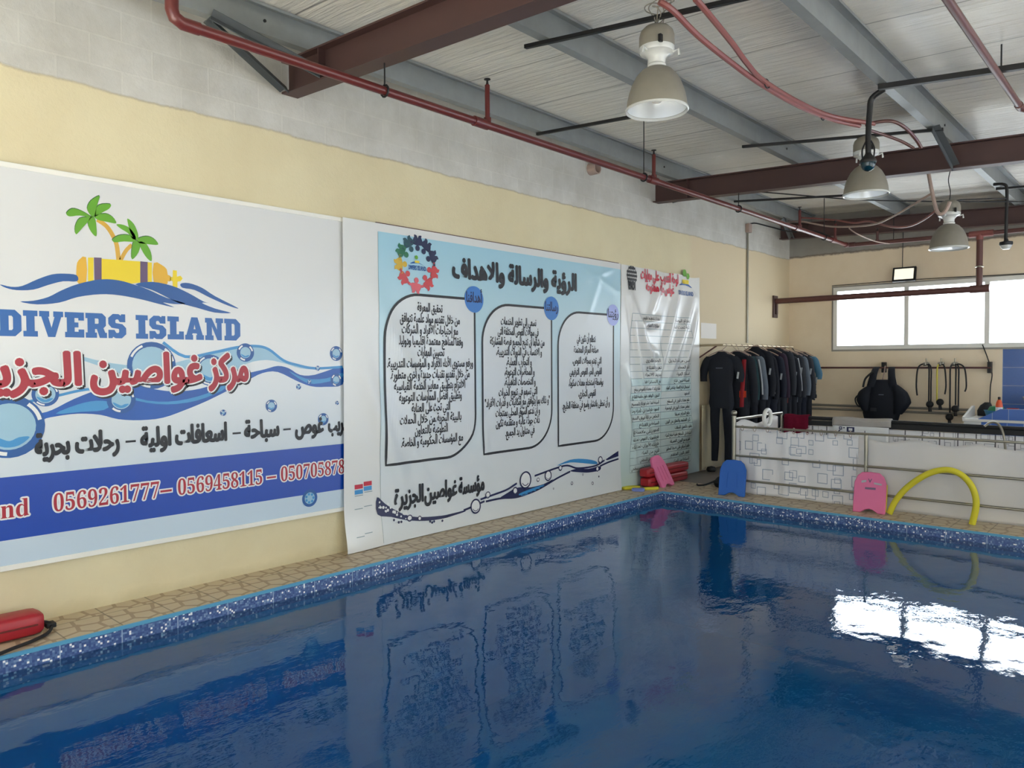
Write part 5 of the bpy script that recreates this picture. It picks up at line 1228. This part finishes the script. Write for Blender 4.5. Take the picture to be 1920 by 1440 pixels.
build('bowl', MB().lathe([(0, 0), (.1, 0), (.13, .1), (.14, .105), (.128, .1), (.095, .012), (0, .012)], (3.45, 13.25, CT), 24), MAT['teal_plastic'], t)
tag(build('green_cloth', MB().loft([ell(3.47, 13.25, CT + .02, .06, .06), ell(3.47, 13.25, CT + .1, .11, .1), ell(3.48, 13.25, CT + .16, .09, .07), ell(3.5, 13.26, CT + .18, .03, .03)]), MAT['green_plastic'], origin=(3.47, 13.25, CT)), 'green cloth heaped in the blue basin', 'cloth')
t = thing('orange_bottle', 'tall orange bottle standing on the wash counter', 'bottle', (3.55, 12.95, CT))
build('body', MB().lathe([(0, 0), (.04, 0), (.045, .02), (.045, .2), (.035, .25), (.02, .28), (0, .28)], (3.56, 12.95, CT), 20), MAT['orange'], t)
build('cap', MB().lathe([(0, .28), (.018, .28), (.018, .32), (0, .325)], (3.56, 12.95, CT), 12), MAT['black_rubber'], t)
build('label_band', MB().lathe([(.0458, .07), (.0462, .08), (.0462, .16), (.0458, .17)], (3.56, 12.95, CT), 20), MAT['white_print'], t)
tag(build('red_tub', MB().lathe([(0, 0), (.06, 0), (.075, .13), (.08, .14), (.07, .13), (.055, .01), (0, .01)], (3.68, 13.3, CT), 20), MAT['vinyl_red'], origin=(3.68, 13.3, CT)), 'small red tub on the counter behind the orange bottle', 'tub')
t = thing('wash_basin', 'white wall sink on the blue tiles at the far right', 'sink', (3.95, 13.8, 1.05))
build('bowl', MB().loft([ell(3.98, 13.78, .98, .1, .1), ell(3.98, 13.76, 1.06, .22, .19), ell(3.98, 13.76, 1.14, .25, .22), ell(3.98, 13.76, 1.15, .22, .19), ell(3.98, 13.77, 1.08, .17, .14)]), MAT['white_ceramic'], t)
build('tap', MB().tube(smooth_path([(3.98, 13.95, 1.15), (3.98, 13.94, 1.26), (3.98, 13.86, 1.28), (3.98, 13.82, 1.24)], 4), .012, 8), MAT['chrome'], t)

# ================================================================== railing round the small pool, with its curtains
FY, BY = 8.97, 10.62
t = thing('guard_railing', 'stainless three-bar guard railing at the far pool edge', 'railing', (1.32, FY, 0))
def post(x, y, h, r, ball):
    p = build('post', MB().tube([(x, y, .0), (x, y, h)], r, 12), MAT['chrome'], t)
    build('base_flange', MB().lathe([(0, 0), (.05, 0), (.05, .008), (.02, .012), (0, .012)], (x, y, 0), 14), MAT['chrome'], p)
    if ball:
        n = 10; build('ball_finial', MB().lathe([(.028*math.cos(a)*1.3 if abs(a) < 1.56 else 0, .036*math.sin(a)) for a in [-1.57 + 3.14*k/n for k in range(n+1)]], (x, y, h + .045), 16).lathe([(.0, 0), (.03, 0), (.03, .012), (.012, .016)], (x, y, h - .005), 14), MAT['chrome'], p)
post(1.32, FY, 1.0, .027, True); post(2.92, FY, .86, .02, False); post(4.6, FY, .86, .02, False); post(6.2, FY, .86, .02, False)
for z, r in ((.87, .014), (.50, .014), (.19, .014)): build('crossbar', MB().tube([(1.32, FY - .005, z), (6.2, FY - .005, z + .005)], r, 10), MAT['chrome'], t)
build('side_bar', MB().tube([(1.32, FY, .965), (1.26, BY, .955)], .02, 10), MAT['chrome'], t)
post(1.26, BY, .95, .024, False)
t2 = thing('back_bar', 'black-topped rail at the back of the curtained enclosure', 'railing', (1.3, BY, 0))
build('top_bar', MB().tube([(1.29, BY, .905), (5.6, BY, .875)], .026, 10), MAT['black_rubber'], t2)
build('edge_strip', MB().box((1.3, BY - .012, .80), (5.6, BY + .0, .87)), MAT['black_rubber'], t2, smooth=False)
for x in (3.2, 5.5): build('post', MB().tube([(x, BY + .03, 0), (x, BY + .03, .88)], .02, 10), MAT['chrome'], t2)
def curtain(name, x0, x1, y, ztop, zbot, mat, label, amp, freq, sag=None, drag=0.0, lean=0.0):
    m = MB(); m.keep = True; nu = int((x1 - x0) * 34); rr = random.Random(int(x0 * 77)); ph = rr.random() * 6
    def F(u, v):
        x = x0 + (x1 - x0) * u; zt = ztop(x) if callable(ztop) else ztop
        z = zbot + (zt - zbot) * v
        return (x, y + amp * (math.sin(x * freq + ph) + .5 * math.sin(x * freq * 2.3)) * (.35 + .65 * (1 - v)) - drag * (1 - v) ** 2 - lean * math.sin(v * 3.1), z)
    m.grid(F, nu, 24)
    return tag(build(name, m, MAT[mat], origin=((x0 + x1) / 2, y, zbot), solid=.003), label, 'curtain')
c1 = curtain('printed_curtain', 1.36, 2.82, FY + .06, lambda x: .835 + .01 * math.sin(x * 38), .02, 'curtain', 'white shower curtain printed with grey squares, tied to front railing', .014, 15)
for k in range(9):
    x = 1.42 + k * .165; build('curtain_ring', MB().tube([(x, FY + .026 + .042*math.cos(a), .855 + .035*math.sin(a)) for a in [q*math.pi/6 for q in range(12)]], .004, 6, closed=True), MAT['white_hose'], c1)
c2 = curtain('plain_curtain', 2.8, 6.1, FY + .075, lambda x: .83 - .05 * math.sin(max(0, (x - 2.8)) * math.pi / .62) ** 2 * (1 if x < 4.04 else .6) - .02 * (x > 4.04), .015, 'tarp', 'plain white tarpaulin on the front railing behind the yellow noodle', .01, 6, lean=.02)
c3 = curtain('inner_curtain', 1.34, 5.5, BY + .005, .795, .05, 'curtain_in', 'inner white curtain with dark vertical lines below the black bar', .012, 13)
c4 = None
m = MB(); m.keep = True
m.grid(lambda u, v: (1.27 + .01*math.sin(u*20), FY + .12 + (BY - FY - .3) * u, .1 + (.80 + .04*math.sin(u*9)) * v), 24, 10)
tag(build('side_curtain', m, MAT['tarp'], origin=(1.27, 9.8, .1), solid=.003), 'white curtain along the short side rail of the enclosure', 'curtain')
def towel(x0, x1, y, zt, front, back, r=.036):
    m = MB(); m.keep = True; prof = [(y - r - .012, zt - front + (front) * k / 8) for k in range(9)] + [(y + r*math.cos(a), zt + r*math.sin(a)) for a in (2.6, 2.1, 1.57, 1.0, .5)] + [(y + r + .012, zt - back * k / 5) for k in range(6)]
    n = len(prof) - 1; nx = 16
    m.grid(lambda u, v: (x0 + (x1 - x0) * u, prof[round(v*n)][0] + .005*math.sin(u*19 + v*3), prof[round(v*n)][1] + .006*math.sin(u*8)), nx, n)
    return m
tag(build('maroon_towel', towel(1.31, 1.66, BY, .905, .25, .3), MAT['maroon'], origin=(1.5, BY, .9), solid=.008), 'maroon towel folded over the black bar beside the wetsuits', 'towel')
tw = tag(build('printed_towel', towel(1.99, 2.74, BY, .895, .075, .3), MAT['towel_grey'], origin=(2.3, BY, .9), solid=.008), 'light grey towel over the black bar with blue printed marks', 'towel')
lp = build('lower_panel', MB().grid(lambda u, v: (2.0 + .72*u, BY - .062 + .004*math.sin(u*17), .60 + .22*v), 12, 4), MAT['white_print'], tw, solid=.004)
m = MB()
def mark(loops):
    vs, fs = fill_geo(loops); m.add([(x, BY - .072, .705 + (z - .6) * .62) for x, z in vs], fs)
def bx2(x0, z0, x1, z1): return [(x0, z0), (x1, z0), (x1, z1), (x0, z1)]
mark([bx2(2.19, .655, 2.29, .765), bx2(2.215, .685, 2.265, .74)]); mark([bx2(2.09, .70, 2.13, .765), bx2(2.1, .72, 2.12, .75)]); mark([[(2.06, .62), (2.08, .62), (2.11, .69), (2.09, .69)]]); mark([bx2(2.145, .73, 2.165, .755)])
mark([bx2(2.2, .60, 2.3, .615)]); mark([bx2(2.42, .6, 2.43, .7)]); mark([bx2(2.4, .64, 2.45, .65)])
m.keep = True; build('blue_print', m, MAT['navy_print'], tw, smooth=False)
tag(build('swim_ring', MB().tube([(1.36 + .0, 9.9 + .11*math.cos(a), .93 + .11*math.sin(a)) for a in [k*math.pi/12 for k in range(24)]], .028, 10, closed=True), MAT['white_ceramic'], origin=(1.36, 9.9, .82)), 'white swim ring hung on the side rail near the ball post', 'swim ring')
# ladder hook at the right of the bar
tag(build('hook_tap', MB().tube(smooth_path([(4.02, BY - .09, .60), (4.0, BY - .09, .8), (3.94, BY - .05, .93), (3.86, BY - .05, .95), (3.8, BY - .08, .9)], 5), .014, 8), MAT['chrome'], origin=(4.0, BY, .6)), 'bent steel spout hooked over the black bar at the right', 'spout')

# ================================================================== floats
def kickboard(name, label, base, lean_dir, w, h, th, tilt, mats, yaw=0.0, holes=False, grooves=True, roll=0.0, swap=False):
    """board standing on its tail at base, leaning back by tilt; yaw turns it about z"""
    t = thing(name, label, 'kickboard', base, 'kickboards by the pool')
    out = [(-w/2, .0), (-w/2 + .01, .02 - .02), (-w*.28, .0), (-w*.12, .035), (0, .045), (w*.12, .035), (w*.28, 0), (w/2 - .01, .0), (w/2, .02)] + [(w/2, h*.6), (w*.49, h*.74), (w*.40, h*.90), (w*.27, h*.985), (0, h), (-w*.27, h*.985), (-w*.40, h*.90), (-w*.49, h*.74), (-w/2, h*.6)]
    Rm = Matrix.Rotation(yaw, 3, 'Z') @ Matrix.Rotation(-tilt, 3, 'X') @ Matrix.Rotation(roll, 3, 'Y'); B = Vector(base)
    def W3(x, z, y): return B + Rm @ Vector((x, y, z))
    def lay(shr, y): return [W3(p[0]*shr, h/2 + (p[1]-h/2)*shr, y) for p in out]
    build('board', MB().loft([lay(.96, 0), lay(1, .008), lay(1, th - .008), lay(.96, th)]), MAT[mats[0]], t)
    if grooves:
        for gx in (-.06, .06) if not swap else (-.07, 0, .07):
            m = MB(); build('groove', m.tube([W3(gx*w/.3, h*.22, -.001), W3(gx*w/.3*.9, h*.66, -.001)], .006, 6), MAT[mats[0]], t)
    return t, W3
kt, W3 = kickboard('kickboard', 'blue kickboard upright against the railing post', (1.36, 8.81, .002), 0, .335, .46, .04, math.radians(13), ['foam_blue'], .18)
kt, W3 = kickboard('kickboard', 'pink kickboard with dark print upright against curtain and rail', (3.0, 8.81, .002), 0, .335, .46, .04, math.radians(13), ['foam_pink'], .1, grooves=False)
m = MB(); vs, fs = text_geo('V', .03, False); m.add([W3(-.02 + v[0]*.06, .34 + v[1]*.06, -.004) for v in vs], fs)
for x0, x1, z0, z1 in ((-.05, .06, .262, .285),): m.add([W3(x0, z0, -.004), W3(x1, z0, -.004), W3(x1, z1, -.004), W3(x0, z1, -.004)], [(0, 1, 2, 3)])
build('print_lettering', m, MAT['tank_purple'], kt, smooth=False)
m = MB()
for x0, x1, z0, z1, d in ((-.09, -.04, .33, .355, .012), (.04, .12, .325, .345, -.01)): m.add([W3(x0, z0, -.004), W3(x1, z0 + d, -.004), W3(x1, z1 + d, -.004), W3(x0, z1, -.004)], [(0, 1, 2, 3)])
build('pale_streak', m, MAT['s_white'], kt, smooth=False)
build('yellow_edge', MB().tube([W3(.168, .03, .03), W3(.169, .2, .03), W3(.166, .33, .03)], .008, 6), MAT['foam_yellow'], kt)
kickboard('kickboard', 'pink grooved kickboard leaning on the red rescue floats', (.40, 8.93, .002), 0, .27, .46, .045, math.radians(25), ['foam_pink'], math.radians(80), roll=math.radians(-8), swap=True)
# rescue tubes: red floats stacked in the corner
def rescue_float(label, p, q, r, rz, z, sides=(), group='red rescue floats'):
    P, Q = Vector(p), Vector(q); d = (Q - P).normalized(); n = Vector((-d.y, d.x, 0)); L = (Q - P).length
    t = thing('rescue_float', label, 'rescue float', ((P.x+Q.x)/2, (P.y+Q.y)/2, z), group)
    secs = []
    for s, k in ((0, .72), (.025, .95), (.06, 1), (.5, 1.02), (.94, 1), (.975, .95), (1, .72)):
        c = P + d * (L * s)
        secs.append([c + n * (r*k*math.copysign(abs(math.cos(a))**.4, math.cos(a))) + Vector((0, 0, z + rz + rz*k*math.copysign(abs(math.sin(a))**.4, math.sin(a)))) for a in [2*math.pi*i/16 for i in range(16)]])
    build('float_body', MB().loft(secs), MAT['vinyl_red'], t)
    build('seam', MB().tube([P + d*(L*.04) + Vector((0,0,z + rz)) + n*(-r*1.01), Q - d*(L*.04) + Vector((0,0,z + rz)) + n*(-r*1.01)], .006, 6), MAT['s_rust'], t)
    return t, d
rescue_float('red rescue float lying at the foot of the training banner', (.175, 8.66, 0), (.20, 9.68, 0), .085, .065, .002)
rescue_float('red rescue float stacked on top of the other at the banner', (.17, 8.64, 0), (.195, 9.72, 0), .08, .062, .134)
tf, d = rescue_float('red rescue float with black strap at the near end of the deck', (.20, .42, 0), (.21, 1.46, 0), .10, .07, .002, group=None)
build('strap', MB().tube(smooth_path([(.21, 1.4, .07), (.24, 1.5, .045), (.34, 1.47, .02), (.42, 1.36, .014), (.5, 1.22, .02), (.56, 1.1, .012), (.575, 1.02, -.06), (.58, .95, -.12)], 5), .011, 6), MAT['black_rubber'], tf)
build('buckle', MB().box((.21, 1.475, .02), (.28, 1.53, .05)), MAT['black_rubber'], tf, smooth=False, bevel=.005)
# small flat floats on the corner of the deck
def flat_board(label, c, yaw, l, w, mat):
    m = MB(); R = Matrix.Rotation(yaw, 3, 'Z')
    o = [(l/2*math.copysign(abs(math.cos(a))**.5, math.cos(a)), w/2*math.copysign(abs(math.sin(a))**.5, math.sin(a))) for a in [2*math.pi*k/20 for k in range(20)]]
    lay = lambda s, z: [Vector(c) + R @ Vector((p[0]*s, p[1]*s, z)) for p in o]
    m.loft([lay(.95, 0), lay(1, .008), lay(1, .026), lay(.94, .033)]); return tag(build('hand_paddle', m, MAT[mat], origin=c), label, 'swim float', 'small swim floats lying on the deck corner')
flat_board('flat yellow swim float lying nearest the middle banner', (.10, 8.44, .002), 1.2, .27, .12, 'foam_yellow')
flat_board('flat lilac-blue swim float lying between the two yellow ones', (.27, 8.36, .002), .5, .17, .11, 'foam_lilac')
flat_board('flat yellow swim float lying against the red rescue floats', (.34, 8.56, .002), 1.0, .22, .06, 'foam_yellow')
# noodle
P = [at_y(a, b, FY - .08 + dy) for a, b, dy in ((1668, 957, 0), (1680, 938, 0), (1700, 915, .0), (1726, 896, .01), (1752, 884, .01), (1780, 881, .01), (1803, 890, .01), (1820, 908, .0), (1829, 930, 0), (1830, 952, 0), (1823, 972, .0))]
P = [Vector((p.x, FY - .085, p.z)) for p in P]
zmin = min(P[0].z, P[-1].z); P[0].z = .012; P[-1].z = .004
q = smooth_path(P, 5)
tag(build('pool_noodle', MB().tube(q, .032, 14), MAT['foam_yellow'], origin=tuple(P[0])), 'yellow foam noodle arched against the railing', 'pool noodle')
# dark bag on the floor behind the blue board
t = thing('dive_bag', 'black bag slumped on the floor behind the blue kickboard', 'bag', (1.0, 9.35, 0))
blob('bag_body', [(1.0, 9.38, .002), (1.0, 9.38, .06), (1.01, 9.38, .13), (1.02, 9.38, .17)], [(.14, .1), (.17, .12), (.12, .09), (.03, .03)], 'black_rubber', t)
build('carry_strap', MB().tube(smooth_path([(.9, 9.3, .09), (.78, 9.26, .03), (.68, 9.22, .014), (.62, 9.3, .012)], 4), .012, 6), MAT['black_rubber'], t)
